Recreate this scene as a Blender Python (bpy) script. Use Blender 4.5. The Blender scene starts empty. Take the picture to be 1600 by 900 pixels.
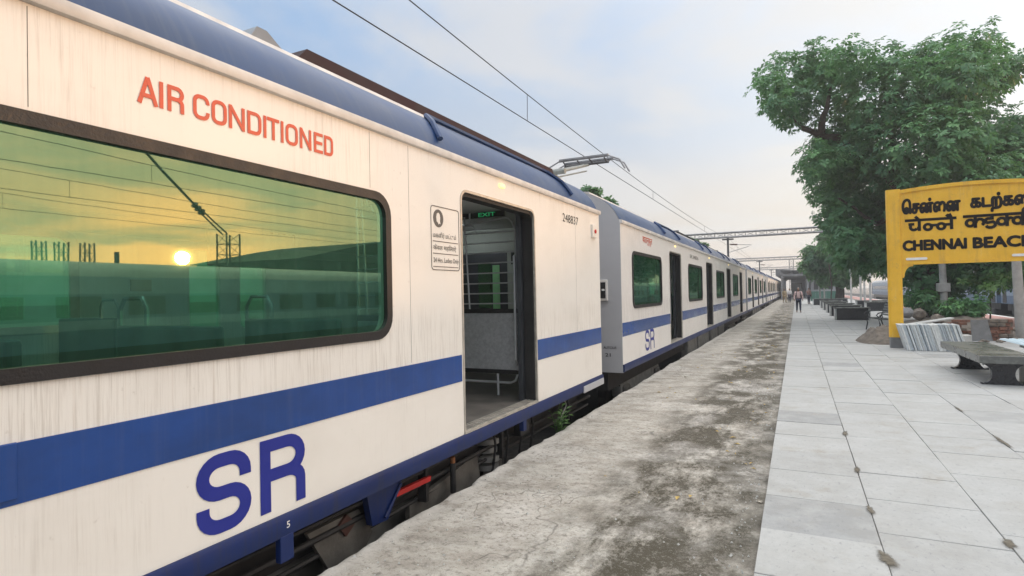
import bpy, bmesh, math, random
import numpy as np
from mathutils import Vector, Matrix
random.seed(7); RNG = np.random.default_rng(7)
S = bpy.context.scene
C = S.collection
R = math.radians

# ------------------------------------------------------------------ camera, sky, sun, exposure
cam_d = bpy.data.cameras.new("camera"); cam = bpy.data.objects.new("camera", cam_d); C.objects.link(cam)
CR = ((0.8961873664661623, -0.02280070669450887, -0.44308953041194193),
      (0.4432248931376392, 0.0009960109958149195, 0.8964098962334276),
      (-0.019997457077652755, -0.9997395339468811, 0.010998453259447063))
CAM = Vector((0, 0, 1.5))
cam.matrix_world = Matrix([[CR[i][0], -CR[i][1], -CR[i][2], CAM[i]] for i in range(3)] + [[0, 0, 0, 1]])
cam_d.sensor_width = 36.0; cam_d.lens = 900.0 / 1600.0 * 36.0
cam_d.clip_start = 0.05; cam_d.clip_end = 5000
S.camera = cam

SUN_EL, SUN_AZ = R(3.71), R(56.05)          # azimuth measured from +Y towards +X
sun_d = bpy.data.lights.new("sun", 'SUN'); sun = bpy.data.objects.new("sun", sun_d); C.objects.link(sun)
sun_d.energy = 0.6; sun_d.angle = R(1.05); sun_d.color = (1.0, 0.55, 0.22)
SUN_V = Vector((math.sin(SUN_AZ) * math.cos(SUN_EL), math.cos(SUN_AZ) * math.cos(SUN_EL), math.sin(SUN_EL)))
sun.rotation_euler = SUN_V.to_track_quat('Z', 'Y').to_euler()

W = bpy.data.worlds.new("World"); S.world = W; W.use_nodes = True
def build_world():
    nt = W.node_tree; nt.nodes.clear(); N = nt.nodes.new; L = nt.links.new
    out = N('ShaderNodeOutputWorld'); bg = N('ShaderNodeBackground'); L(bg.outputs[0], out.inputs[0])
    sky = N('ShaderNodeTexSky'); sky.sky_type = 'NISHITA'; sky.sun_disc = False
    sky.sun_elevation = SUN_EL; sky.sun_rotation = SUN_AZ
    sky.dust_density = 2.0; sky.ozone_density = 2.0
    tc = N('ShaderNodeTexCoord'); nrm = N('ShaderNodeVectorMath'); nrm.operation = 'NORMALIZE'
    L(tc.outputs['Generated'], nrm.inputs[0])
    sep = N('ShaderNodeSeparateXYZ'); L(nrm.outputs[0], sep.inputs[0])
    def math_n(op, a, b=None, clamp=False):
        m = N('ShaderNodeMath'); m.operation = op; m.use_clamp = clamp
        for i, v in enumerate((a, b)):
            if v is None: continue
            if isinstance(v, (int, float)): m.inputs[i].default_value = v
            else: L(v, m.inputs[i])
        return m.outputs[0]
    def ramp(fac, stops, interp='EASE'):
        r = N('ShaderNodeValToRGB'); r.color_ramp.interpolation = interp
        el = r.color_ramp.elements
        el[0].position, el[0].color = stops[0][0], (*stops[0][1], 1)
        el[1].position, el[1].color = stops[-1][0], (*stops[-1][1], 1)
        for p, c in stops[1:-1]:
            e = el.new(p); e.color = (*c, 1)
        L(fac, r.inputs[0]); return r.outputs[0]
    def mix(fac, a, b, mode='MIX'):
        m = N('ShaderNodeMix'); m.data_type = 'RGBA'; m.blend_type = mode
        for i, v in ((0, fac), (6, a), (7, b)):
            if isinstance(v, (int, float)): m.inputs[i].default_value = v
            elif isinstance(v, tuple): m.inputs[i].default_value = (*v, 1)
            else: L(v, m.inputs[i])
        return m.outputs[2]
    # angle towards the hazy sun
    dot = N('ShaderNodeVectorMath'); dot.operation = 'DOT_PRODUCT'
    L(nrm.outputs[0], dot.inputs[0]); dot.inputs[1].default_value = SUN_V
    d01 = math_n('MULTIPLY_ADD', dot.outputs['Value'], 0.5); nt.nodes[-1].inputs[2].default_value = 0.5
    elev = math_n('MAXIMUM', sep.outputs[2], 0.0)
    # thin high overcast: bluish away from the sun, cream towards it
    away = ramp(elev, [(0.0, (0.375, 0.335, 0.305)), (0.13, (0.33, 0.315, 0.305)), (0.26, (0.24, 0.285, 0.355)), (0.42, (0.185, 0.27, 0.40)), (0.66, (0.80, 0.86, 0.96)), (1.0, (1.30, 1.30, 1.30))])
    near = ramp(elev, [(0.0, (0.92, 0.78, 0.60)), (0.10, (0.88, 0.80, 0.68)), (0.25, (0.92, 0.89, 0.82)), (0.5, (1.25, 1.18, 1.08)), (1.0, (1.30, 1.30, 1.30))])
    fsun = ramp(d01, [(0.40, (0, 0, 0)), (0.66, (.12, .12, .12)), (0.86, (.38, .38, .38)), (0.94, (.85, .85, .85)), (1.0, (1, 1, 1))], 'LINEAR')
    base = mix(fsun, away, near)
    glow = ramp(d01, [(0.935, (0, 0, 0)), (0.972, (0.22, 0.06, 0.0)), (0.994, (1.0, 0.24, 0.0)), (1.0, (3.0, 0.7, 0.02))], 'EASE')
    base = mix(1.0, base, glow, 'ADD')
    # cloud banks projected on a layer
    dz = math_n('ADD', elev, 0.10)
    dv = N('ShaderNodeVectorMath'); dv.operation = 'DIVIDE'
    cmb = N('ShaderNodeCombineXYZ'); L(dz, cmb.inputs[0]); L(dz, cmb.inputs[1]); cmb.inputs[2].default_value = 1
    L(nrm.outputs[0], dv.inputs[0]); L(cmb.outputs[0], dv.inputs[1])
    no = N('ShaderNodeTexNoise'); no.inputs['Scale'].default_value = 0.8; no.inputs['Detail'].default_value = 7; no.inputs['Roughness'].default_value = 0.55
    no.inputs['Distortion'].default_value = 0.35
    L(dv.outputs[0], no.inputs['Vector'])
    cl = ramp(no.outputs[0], [(0.42, (0, 0, 0)), (0.60, (1, 1, 1))])
    cl = math_n('MULTIPLY', cl, 0.80)
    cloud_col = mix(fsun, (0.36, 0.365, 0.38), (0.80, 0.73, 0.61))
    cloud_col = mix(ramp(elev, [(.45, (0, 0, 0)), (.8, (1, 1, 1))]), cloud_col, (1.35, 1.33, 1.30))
    col = mix(cl, base, cloud_col)
    # clear-air share from the Nishita model
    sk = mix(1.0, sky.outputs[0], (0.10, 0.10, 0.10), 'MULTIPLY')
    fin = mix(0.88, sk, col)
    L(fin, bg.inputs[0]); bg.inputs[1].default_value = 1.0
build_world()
S.view_settings.view_transform = 'Standard'; S.view_settings.look = 'None'
S.view_settings.exposure = 1.1; S.view_settings.gamma = 1.0
S.render.engine = 'CYCLES'
S.cycles.use_denoising = True
S.cycles.max_bounces = 8; S.cycles.transparent_max_bounces = 12
S.cycles.sample_clamp_indirect = 6.0

# ------------------------------------------------------------------ helpers
ORG = {}
def unpx(px, py, axis, val):
    """A point of the place seen in the survey photograph, on the plane axis = val."""
    v = Vector((px - 800, py - 450, 900)); r = Vector([sum(CR[i][k] * v[k] for k in range(3)) for i in range(3)])
    return CAM + r * ((val - CAM[axis]) / r[axis])

class MB:
    def __init__(self): self.v = []; self.f = []; self.mi = []; self.m = 0
    def mat(self, i): self.m = i; return self
    def add(self, vs, fs):
        o = len(self.v); self.v.extend([tuple(p) for p in vs])
        for f in fs: self.f.append(tuple(i + o for i in f)); self.mi.append(self.m)
        return self
    def box(self, x0, x1, y0, y1, z0, z1, b=0.0):
        if b <= 0:
            vs = [(x, y, z) for z in (z0, z1) for y in (y0, y1) for x in (x0, x1)]
            return self.add(vs, [(0, 2, 3, 1), (4, 5, 7, 6), (0, 1, 5, 4), (2, 6, 7, 3), (0, 4, 6, 2), (1, 3, 7, 5)])
        bm = bmesh.new(); bmesh.ops.create_cube(bm, size=1)
        for v in bm.verts: v.co = Vector(((x0 + x1) / 2 + v.co.x * (x1 - x0), (y0 + y1) / 2 + v.co.y * (y1 - y0), (z0 + z1) / 2 + v.co.z * (z1 - z0)))
        bmesh.ops.bevel(bm, geom=list(bm.edges), offset=b, segments=2, affect='EDGES', profile=0.5)
        return self.bm(bm)
    def bm(self, bm):
        bm.verts.ensure_lookup_table(); bm.verts.index_update()
        self.add([v.co[:] for v in bm.verts], [[v.index for v in f.verts] for f in bm.faces]); bm.free(); return self
    def quad(self, a, b, c, d): return self.add([a, b, c, d], [(0, 1, 2, 3)])
    def prism(self, poly, fn, a, b):
        """poly: 2-D points; fn(u, v, w) -> point; w from a to b (capped)."""
        n = len(poly); vs = [fn(u, v, a) for u, v in poly] + [fn(u, v, b) for u, v in poly]
        fs = [(i, (i + 1) % n, n + (i + 1) % n, n + i) for i in range(n)]
        fs += [tuple(range(n - 1, -1, -1)), tuple(range(n, 2 * n))]
        return self.add(vs, fs)
    def tube(self, pts, r, n=8, cap=True):
        pts = [Vector(p) for p in pts]; rs = r if isinstance(r, (list, tuple)) else [r] * len(pts)
        rings = []; up = None
        for i, p in enumerate(pts):
            t = (pts[min(i + 1, len(pts) - 1)] - pts[max(i - 1, 0)])
            if t.length < 1e-9: t = Vector((0, 0, 1))
            t.normalize()
            if up is None: up = Vector((0, 0, 1)) if abs(t.z) < .9 else Vector((1, 0, 0))
            a = t.cross(up)
            if a.length < 1e-4: a = t.orthogonal()
            a.normalize(); b = a.cross(t).normalized(); up = b
            rings.append([p + (a * math.cos(2 * math.pi * k / n) + b * math.sin(2 * math.pi * k / n)) * rs[i] for k in range(n)])
        vs = [q for ring in rings for q in ring]; fs = []
        for i in range(len(rings) - 1):
            for k in range(n):
                fs.append((i * n + k, i * n + (k + 1) % n, (i + 1) * n + (k + 1) % n, (i + 1) * n + k))
        if cap: fs += [tuple(range(n - 1, -1, -1)), tuple(range((len(rings) - 1) * n, len(rings) * n))]
        return self.add(vs, fs)
    def profile(self, pts, y0, y1, close=False):
        """open x,z profile run along y"""
        n = len(pts); vs = [(x, y0, z) for x, z in pts] + [(x, y1, z) for x, z in pts]
        fs = [(i, i + 1, n + i + 1, n + i) for i in range(n - 1)]
        if close:
            fs += [(n - 1, 0, n, 2 * n - 1), tuple(range(n)), tuple(range(2 * n - 1, n - 1, -1))]
        return self.add(vs, fs)
    def build(self, name, mats, parent=None, smooth=False, normals=True, kind=None):
        org = ORG[parent.name] if parent else Vector((0, 0, 0))
        me = bpy.data.meshes.new(name)
        v = np.array(self.v, dtype=float).reshape(-1, 3) - np.array(org)
        me.from_pydata(v.tolist(), [], self.f)
        if not isinstance(mats, (list, tuple)): mats = [mats]
        for m in mats: me.materials.append(m)
        if len(mats) > 1: me.polygons.foreach_set('material_index', self.mi)
        if normals:
            bm = bmesh.new(); bm.from_mesh(me); bmesh.ops.recalc_face_normals(bm, faces=bm.faces); bm.to_mesh(me); bm.free()
        if smooth:
            me.polygons.foreach_set('use_smooth', [True] * len(me.polygons))
            try: me.set_sharp_from_angle(angle=R(35))
            except Exception: pass
        me.update()
        o = bpy.data.objects.new(name, me); C.objects.link(o)
        if parent: o.parent = parent; ORG[o.name] = org
        else: ORG[o.name] = Vector((0, 0, 0))
        if kind: o['kind'] = kind
        return o

def tag(o, label=None, cat=None, group=None, kind=None):
    if label: o['label'] = label
    if cat: o['category'] = cat
    if group: o['group'] = group
    if kind: o['kind'] = kind
    return o
def thing(name, label, cat, loc=(0, 0, 0), group=None):
    o = bpy.data.objects.new(name, None); C.objects.link(o); o.location = loc; o.empty_display_size = .2
    ORG[o.name] = Vector(loc); return tag(o, label, cat, group)
def copy_tree(o, parent=None):
    c = o.copy(); C.objects.link(c)
    if parent is not None: c.parent = parent
    for ch in list(o.children): copy_tree(ch, c)
    return c
def rrect(x0, x1, y0, y1, r, n=6):
    pts = []
    for cx, cy, a in ((x1 - r, y1 - r, 0), (x0 + r, y1 - r, 90), (x0 + r, y0 + r, 180), (x1 - r, y0 + r, 270)):
        for k in range(n + 1):
            t = R(a + 90 * k / n); pts.append((cx + r * math.cos(t), cy + r * math.sin(t)))
    return pts
def filled(loops, depth, fn):
    """loops (outline + holes) filled in 2-D, given a thickness; fn(u, v, w) -> point, w in 0..depth"""
    cu = bpy.data.curves.new("tmp_fill", 'CURVE'); cu.dimensions = '2D'; cu.fill_mode = 'BOTH'; cu.extrude = depth / 2
    for lp in loops:
        s = cu.splines.new('POLY'); s.points.add(len(lp) - 1); s.use_cyclic_u = True
        for p, q in zip(s.points, lp): p.co = (q[0], q[1], 0, 1)
    return from_curve(cu, fn, depth)
def from_curve(cu, fn, depth):
    ob = bpy.data.objects.new("tmp_fill", cu); C.objects.link(ob)
    dg = bpy.context.evaluated_depsgraph_get(); ev = ob.evaluated_get(dg); me = ev.to_mesh()
    vs = [v.co.copy() for v in me.vertices]; fs = [tuple(p.vertices) for p in me.polygons]
    ev.to_mesh_clear(); bpy.data.objects.remove(ob); bpy.data.curves.remove(cu)
    return [fn(v.x, v.y, v.z + depth / 2) for v in vs], fs
def text_geo(s, fn, w, h, bold=0.0, depth=0.003, shear=0.0):
    """text scaled to a w x h box; fn(u, v, w)"""
    cu = bpy.data.curves.new("tmp_text", 'FONT'); cu.body = s; cu.size = 1; cu.offset = bold; cu.resolution_u = 3; cu.shear = shear
    raw, fs = from_curve(cu, lambda a, b, c: (a, b, c), 0)
    if not raw: return [], []
    xs = [p[0] for p in raw]; ys = [p[1] for p in raw]; x0, x1, y0, y1 = min(xs), max(xs), min(ys), max(ys)
    n = len(raw)
    P = [((p[0] - x0) / (x1 - x0) * w, (p[1] - y0) / (y1 - y0) * h) for p in raw]
    return [fn(a, b, depth) for a, b in P], fs
def bold_text(s, fn, w, h, r, bold=0.0, d0=.003):
    """heavy brush lettering: the word laid down several times a hair apart"""
    V, F_ = [], []
    for k in range(9):
        dx, dz = (0, 0) if k == 8 else (r * math.cos(k * math.pi / 4), r * math.sin(k * math.pi / 4))
        vs, fs = text_geo(s, lambda u, v, w_: fn(u + dx, v + dz, w_), w, h, bold, d0 + .0003 * k)
        F_ += [tuple(i + len(V) for i in f) for f in fs]; V += vs
    return V, F_
def stroke_geo(lines, th, fn, d0=0.002, dd=0.0004):
    """flat brush strokes: each polyline a mitred ribbon standing a hair further out than the last"""
    vs, fs = [], []; k = 0
    for ln in lines:
        closed = ln[0] == ln[-1] and len(ln) > 2
        p = []
        for q in (ln[:-1] if closed else ln):
            q = Vector(q)
            if not p or (q - p[-1]).length > 1e-5: p.append(q)
        n = len(p); L_, R_ = [], []
        for i in range(n):
            a = p[i - 1] if (i > 0 or closed) else None; b = p[(i + 1) % n] if (i < n - 1 or closed) else None
            t1 = (p[i] - a).normalized() if a is not None else (b - p[i]).normalized()
            t2 = (b - p[i]).normalized() if b is not None else t1
            nn = Vector((-t1.y - t2.y, t1.x + t2.x))
            if nn.length < 1e-6: nn = Vector((-t1.y, t1.x))
            nn.normalize(); c = max(.5, nn.dot(Vector((-t1.y, t1.x))))
            L_.append(p[i] + nn * th / 2 / c); R_.append(p[i] - nn * th / 2 / c)
        o = len(vs); w = d0 + dd * k; k += 1
        vs += [fn(q.x, q.y, w) for q in L_] + [fn(q.x, q.y, w) for q in R_]
        for i in range(n if closed else n - 1):
            j = (i + 1) % n; fs.append((o + i, o + n + i, o + n + j, o + j))
    return vs, fs
def arc(cx, cy, rx, ry, a0, a1, n=6):
    return [(cx + rx * math.cos(R(a0 + (a1 - a0) * k / n)), cy + ry * math.sin(R(a0 + (a1 - a0) * k / n))) for k in range(n + 1)]
# squarish letters in a unit box (stroke centre lines inset by half a stroke), a = half stroke in x, b = half stroke in y
def glyph(ch, a, b):
    x0, x1, y0, y1, m = a, 1 - a, b, 1 - b, .5; r = .30; q = .22
    ring = arc(x1 - r, y1 - q, r, q, 0, 90) + arc(x0 + r, y1 - q, r, q, 90, 180) + arc(x0 + r, y0 + q, r, q, 180, 270) + arc(x1 - r, y0 + q, r, q, 270, 360)
    if ch == 'O': return [ring + [ring[0]]]
    if ch == 'C': return [[(x1, .66)] + arc(x1 - r, y1 - q, r, q, 0, 90) + arc(x0 + r, y1 - q, r, q, 90, 180) + arc(x0 + r, y0 + q, r, q, 180, 270) + arc(x1 - r, y0 + q, r, q, 270, 360) + [(x1, .34)]]
    if ch == 'D': return [[(x0, y0), (x0, y1)] + arc(x1 - r, y1 - q, r, q, 90, 0) + arc(x1 - r, y0 + q, r, q, 0, -90) + [(x0, y0)]]
    if ch == 'I': return [[(.5, 0), (.5, 1)]]
    if ch == 'A': return [[(x0 - a * .2, 0), (.5, 1)], [(x1 + a * .2, 0), (.5, 1)], [(.2, .32), (.8, .32)]]
    if ch == 'R':
        q = min(q, (y1 - .5) / 2); ym = y1 - 2 * q
        return [[(x0, 0), (x0, 1)], [(x0, y1)] + arc(x1 - r, y1 - q, r, q, 90, -90, 12) + [(x0, ym)], arc(x1 - r, ym - q * .8, r, q * .8, 90, 0) + [(x1, 0)]]
    if ch == 'N': return [[(x0, 0), (x0, 1)], [(x1, 0), (x1, 1)], [(x0, 1 - b * .6), (x1, b * .6)]]
    if ch == 'T': return [[(0, y1), (1, y1)], [(.5, y1), (.5, 0)]]
    if ch == 'E': return [[(1, y1), (x0, y1), (x0, y0), (1, y0)], [(x0, .5), (.93, .5)]]
    if ch == 'S':
        q = (y1 - .5) / 2
        return [[(x1, .64)] + arc(x1 - r, y1 - q, r, q, 0, 90) + arc(x0 + r, y1 - q, r, q, 90, 180) + arc(x0 + r, .5 + q, r, q, 180, 270) + arc(x1 - r, .5 - q, r, q, 90, 0) + arc(x1 - r, y0 + q, r, q, 0, -90) + arc(x0 + r, y0 + q, r, q, -90, -180) + [(x0, .36)]]
def word_geo(items, th, fn):
    """items: (char, u0, u1, v0, v1) boxes in metres"""
    vs, fs = [], []; w = 0.002
    for ch, u0, u1, v0, v1 in items:
        W_, H_ = u1 - u0, v1 - v0
        g = [[(u0 + x * W_, v0 + y * H_) for x, y in ln] for ln in glyph(ch, th / 2 / W_, th / 2 / H_)]
        a, b = stroke_geo(g, th, fn, 0.003)
        fs += [tuple(i + len(vs) for i in f) for f in b]; vs += a
    return vs, fs

# ------------------------------------------------------------------ materials
MATS = {}
class NT:
    def __init__(self, name):
        m = bpy.data.materials.new(name); m.use_nodes = True; self.m = m; self.t = m.node_tree; self.t.nodes.clear()
        self.out = self.n('ShaderNodeOutputMaterial'); self.p = self.n('ShaderNodeBsdfPrincipled'); self.l(self.p.outputs[0], self.out.inputs[0])
    def n(self, k): return self.t.nodes.new(k)
    def l(self, a, b): self.t.links.new(a, b)
    def set(self, s, v):
        if isinstance(v, tuple): self.p.inputs[s].default_value = (*v, 1) if len(v) == 3 else v
        elif isinstance(v, (int, float)): self.p.inputs[s].default_value = v
        else: self.l(v, self.p.inputs[s])
    def pos(self, scale=(1, 1, 1), obj=False):
        if obj: g = self.n('ShaderNodeTexCoord'); o = g.outputs['Object']
        else: g = self.n('ShaderNodeNewGeometry'); o = g.outputs['Position']
        mp = self.n('ShaderNodeMapping'); mp.inputs['Scale'].default_value = scale; self.l(o, mp.inputs[0]); return mp.outputs[0]
    def noise(self, vec, scale, detail=4, rough=.55, dist=0.0):
        t = self.n('ShaderNodeTexNoise'); t.inputs['Scale'].default_value = scale; t.inputs['Detail'].default_value = detail
        t.inputs['Roughness'].default_value = rough; t.inputs['Distortion'].default_value = dist; self.l(vec, t.inputs['Vector']); return t.outputs[0]
    def vor(self, vec, scale, feature='F1', out='Distance'):
        t = self.n('ShaderNodeTexVoronoi'); t.feature = feature; t.inputs['Scale'].default_value = scale; self.l(vec, t.inputs['Vector']); return t.outputs[out]
    def ramp(self, fac, stops, interp='LINEAR'):
        r = self.n('ShaderNodeValToRGB'); r.color_ramp.interpolation = interp; e = r.color_ramp.elements
        f = lambda c: (c, c, c, 1) if isinstance(c, (int, float)) else (*c, 1)
        e[0].position, e[0].color = stops[0][0], f(stops[0][1]); e[1].position, e[1].color = stops[-1][0], f(stops[-1][1])
        for p, c in stops[1:-1]: x = e.new(p); x.color = f(c)
        self.l(fac, r.inputs[0]); return r.outputs[0]
    def mix(self, fac, a, b, mode='MIX'):
        m = self.n('ShaderNodeMix'); m.data_type = 'RGBA'; m.blend_type = mode
        for i, v in ((0, fac), (6, a), (7, b)):
            if isinstance(v, (int, float)): m.inputs[i].default_value = v if i == 0 else (v, v, v, 1) if False else v if i == 0 else 0
            elif isinstance(v, tuple): m.inputs[i].default_value = (*v, 1)
            else: self.l(v, m.inputs[i])
        return m.outputs[2]
    def math(self, op, a, b=0.0, clamp=False):
        m = self.n('ShaderNodeMath'); m.operation = op; m.use_clamp = clamp
        for i, v in enumerate((a, b)):
            if isinstance(v, (int, float)): m.inputs[i].default_value = v
            else: self.l(v, m.inputs[i])
        return m.outputs[0]
    def bump(self, h, strength=.3, dist=.01):
        b = self.n('ShaderNodeBump'); b.inputs['Strength'].default_value = strength; b.inputs['Distance'].default_value = dist
        self.l(h, b.inputs['Height']); self.l(b.outputs[0], self.p.inputs['Normal'])
    def sep(self, vec):
        s = self.n('ShaderNodeSeparateXYZ'); self.l(vec, s.inputs[0]); return s.outputs

def plain(name, col, rough=.6, metal=0.0, var=.18, scale=6.0, bump=0.0, spec=.5):
    t = NT(name); v = t.noise(t.pos(), scale, 5)
    lo = tuple(c * (1 - var) for c in col); hi = tuple(min(1, c * (1 + var)) for c in col)
    t.set('Base Color', t.ramp(v, [(.3, lo), (.7, hi)])); t.set('Roughness', t.ramp(v, [(.3, max(0, rough - .08)), (.7, min(1, rough + .08))]))
    t.set('Metallic', metal); t.set('Specular IOR Level', spec)
    if bump: t.bump(t.noise(t.pos(), scale * 6, 4), bump, .01)
    MATS[name] = t.m; return t.m

def train_white(name, base, dirt, amount):
    t = NT(name)
    st = t.noise(t.pos((1, 62, 2.2)), 1.0, 5, .65)
    st2 = t.noise(t.pos((1, 150, 4)), 1.0, 3, .6)
    bl = t.noise(t.pos((1, 1.0, 1.0)), 1.3, 5, .6)
    z = t.sep(t.pos())[2]
    # drip runs: dense below the window line and below the gutter, sparse elsewhere
    zone = t.math('ADD', t.ramp(t.math('ABSOLUTE', t.math('SUBTRACT', z, 1.16)), [(0, .95), (.12, .8), (.30, 0)]), t.ramp(t.math('SUBTRACT', 2.62, z), [(0, .5), (.08, .25), (.25, .0)]))
    zone = t.math('ADD', zone, t.math('MULTIPLY', t.ramp(bl, [(.5, 0), (.72, .8)]), 1.0), True)
    s = t.math('MULTIPLY', t.ramp(st, [(.52, 0), (.66, 1)]), zone)
    s = t.math('ADD', s, t.math('MULTIPLY', t.math('MULTIPLY', t.ramp(st2, [(.52, 0), (.66, .7)]), zone), .8), True)
    col = t.mix(t.math('MULTIPLY', s, amount), base, dirt)
    rust = t.math('MULTIPLY', t.ramp(t.noise(t.pos((1, 70, .5)), .9, 3), [(.62, 0), (.76, 1)]), zone)
    col = t.mix(t.math('MULTIPLY', rust, amount * .5), col, (.45, .31, .20))
    col = t.mix(t.ramp(t.noise(t.pos((1, .7, .9)), 2.0, 6, .65), [(.48, 0), (.78, .20)]), col, dirt)
    col = t.mix(t.ramp(t.noise(t.pos((1, 3, 3)), 9, 3), [(.70, 0), (.76, .35)]), col, dirt)
    t.set('Base Color', col); t.set('Roughness', t.ramp(bl, [(.3, .30), (.7, .5)])); t.set('Specular IOR Level', .45)
    t.bump(t.noise(t.pos((1, .9, .9)), 2.2, 3), .22, .02)
    MATS[name] = t.m; return t.m
M_WHITE = train_white('train_white_paint', (.85, .805, .735), (.50, .44, .37), .50)
M_WHITE2 = train_white('train_white_paint_worn', (.78, .745, .70), (.44, .40, .35), .75)
def glossy_paint(name, col, rough, var=.2, dust=(.25, .25, .25), damt=.2, spec=.5):
    t = NT(name); t.set('Specular IOR Level', spec); v = t.noise(t.pos((1, .8, 1.5)), 2.2, 5, .6); d = t.noise(t.pos((1, 30, 1.2)), 1, 4)
    c = t.ramp(v, [(.3, tuple(x * (1 - var) for x in col)), (.7, tuple(x * (1 + var) for x in col))])
    c = t.mix(t.math('MULTIPLY', t.ramp(d, [(.5, 0), (.75, 1)]), damt), c, dust)
    t.set('Base Color', c); t.set('Roughness', t.ramp(v, [(.35, rough), (.7, rough + .12)])); MATS[name] = t.m
    t.bump(t.noise(t.pos((1, 1, 1)), 1.5, 2), .10, .02)
    return t.m
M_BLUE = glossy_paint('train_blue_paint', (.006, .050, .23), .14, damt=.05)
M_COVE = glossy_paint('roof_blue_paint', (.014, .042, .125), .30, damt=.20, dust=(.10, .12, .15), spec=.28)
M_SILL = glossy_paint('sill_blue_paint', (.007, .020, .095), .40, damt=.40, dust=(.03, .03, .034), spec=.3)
M_LETTER = plain('blue_lettering', (.012, .022, .25), .4, var=.06)
M_ORANGE = plain('orange_lettering', (.62, .095, .045), .5, var=.10, scale=14)
M_BLACKTXT = plain('black_lettering', (.012, .011, .011), .8, spec=.15)
M_GREYTXT = plain('grey_print', (.12, .11, .10), .6)
M_GREYEND = train_white('train_grey_paint', (.43, .43, .445), (.32, .32, .33), .35)
M_ROOF = plain('train_roof', (.40, .40, .40), .6, var=.25, scale=2)
M_GUTTER = plain('gutter_white', (.62, .60, .57), .45, var=.2, scale=5)
M_MAROON = plain('maroon_sheet', (.030, .011, .014), .8, var=.3, scale=4)
M_GASKET = plain('window_rubber', (.009, .008, .0085), .5, var=.35, scale=12, bump=.3)
M_CHROME = plain('stainless_rail', (.52, .53, .55), .40, .4, var=.1)
M_ALU = plain('brushed_aluminium', (.50, .47, .42), .45, .6, var=.2, scale=10)
M_DARK = plain('underframe_dark', (.018, .017, .017), .7, var=.5, scale=5, bump=.3)
M_GRIME = plain('underframe_grime', (.10, .092, .08), .75, var=.4, scale=6, bump=.3)
M_GREYU = plain('underframe_grey', (.22, .215, .20), .65, var=.35, scale=5)
M_RED = plain('red_enamel', (.50, .022, .018), .45)
M_RUSTD = plain('rust_dark', (.06, .022, .016), .6, var=.4)
M_RUSTOR = plain('orange_brown_metal', (.30, .115, .04), .6, var=.3)
M_PANEL = None
def laminate():
    t = NT('grey_laminate'); v = t.noise(t.pos(), 28, 4, .7)
    t.set('Base Color', t.ramp(v, [(.35, (.30, .305, .315)), (.65, (.42, .425, .44))])); t.set('Roughness', .45); MATS['lam'] = t.m; return t.m
M_PANEL = laminate()
M_INWALL = plain('interior_wall', (.46, .50, .45), .5, var=.06)
M_INCEIL = plain('interior_ceiling', (.55, .56, .55), .5, var=.06)
M_INFLOOR = plain('interior_floor', (.15, .135, .12), .6, var=.35, scale=5)
M_VENT = plain('vent_grey', (.20, .225, .25), .5)
M_TAN = plain('tan_plate', (.55, .36, .16), .5)
M_PALEPANEL = plain('pale_panel', (.72, .72, .62), .5)
M_SEAT = plain('seat_green', (.035, .075, .06), .5, var=.2)
M_DOORLEAF = plain('door_leaf_dark', (.06, .065, .075), .4, .3)
def emit(name, col, s):
    t = NT(name); t.set('Base Color', col); t.set('Emission Color', col); t.set('Emission Strength', s); return t.m
M_TUBE = emit('lit_tube', (.9, .97, 1.0), 15.0)
M_GREENP = plain('pale_green_panel', (.28, .62, .30), .4)
M_LEDG = emit('lit_green_sign', (.05, .6, .22), .14)
M_LAMP = emit('lit_marker_lamp', (1.0, .75, .25), .8)
def coated_glass(name, refl, tint, k, k_graze):
    t = NT(name); t.t.nodes.remove(t.p)
    tr = t.n('ShaderNodeBsdfTransparent'); tr.inputs[0].default_value = (*tint, 1)
    gl = t.n('ShaderNodeBsdfGlossy'); gl.inputs['Roughness'].default_value = 0.012
    bp = t.n('ShaderNodeBump'); bp.inputs['Strength'].default_value = .010; bp.inputs['Distance'].default_value = .02; t.l(t.noise(t.pos(), 2.4, 2), bp.inputs['Height']); t.l(bp.outputs[0], gl.inputs['Normal'])
    sm = t.noise(t.pos((1, 1, 1)), 1.6, 5, .6)
    rc = t.n('ShaderNodeMix'); rc.data_type = 'RGBA'; rc.blend_type = 'MIX'; t.l(t.ramp(sm, [(.3, 0), (.7, 1)]), rc.inputs[0])
    rc.inputs[6].default_value = (*[c * .88 for c in refl], 1); rc.inputs[7].default_value = (*refl, 1); t.l(rc.outputs[2], gl.inputs[0])
    lw = t.n('ShaderNodeLayerWeight'); lw.inputs[0].default_value = .35
    f = t.ramp(lw.outputs['Fresnel'], [(0, k), (1, k_graze)])
    dirt = t.n('ShaderNodeBsdfDiffuse'); dirt.inputs[0].default_value = (.10, .27, .19, 1)
    mx = t.n('ShaderNodeMixShader'); t.l(f, mx.inputs[0]); t.l(tr.outputs[0], mx.inputs[1]); t.l(gl.outputs[0], mx.inputs[2])
    m2 = t.n('ShaderNodeMixShader'); t.l(t.ramp(t.noise(t.pos((1, 20, .8)), 1, 4), [(.4, .08), (.75, .16)]), m2.inputs[0]); t.l(mx.outputs[0], m2.inputs[1]); t.l(dirt.outputs[0], m2.inputs[2])
    t.l(m2.outputs[0], t.out.inputs[0]); MATS[name] = t.m; return t.m
M_GLASS = coated_glass('green_coated_glass', (.265, .40, .235), (.26, .68, .50), .55, .85)
M_FARGLASS = coated_glass('far_green_glass', (.6, .8, .6), (.30, .68, .42), .12, .6)
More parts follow.
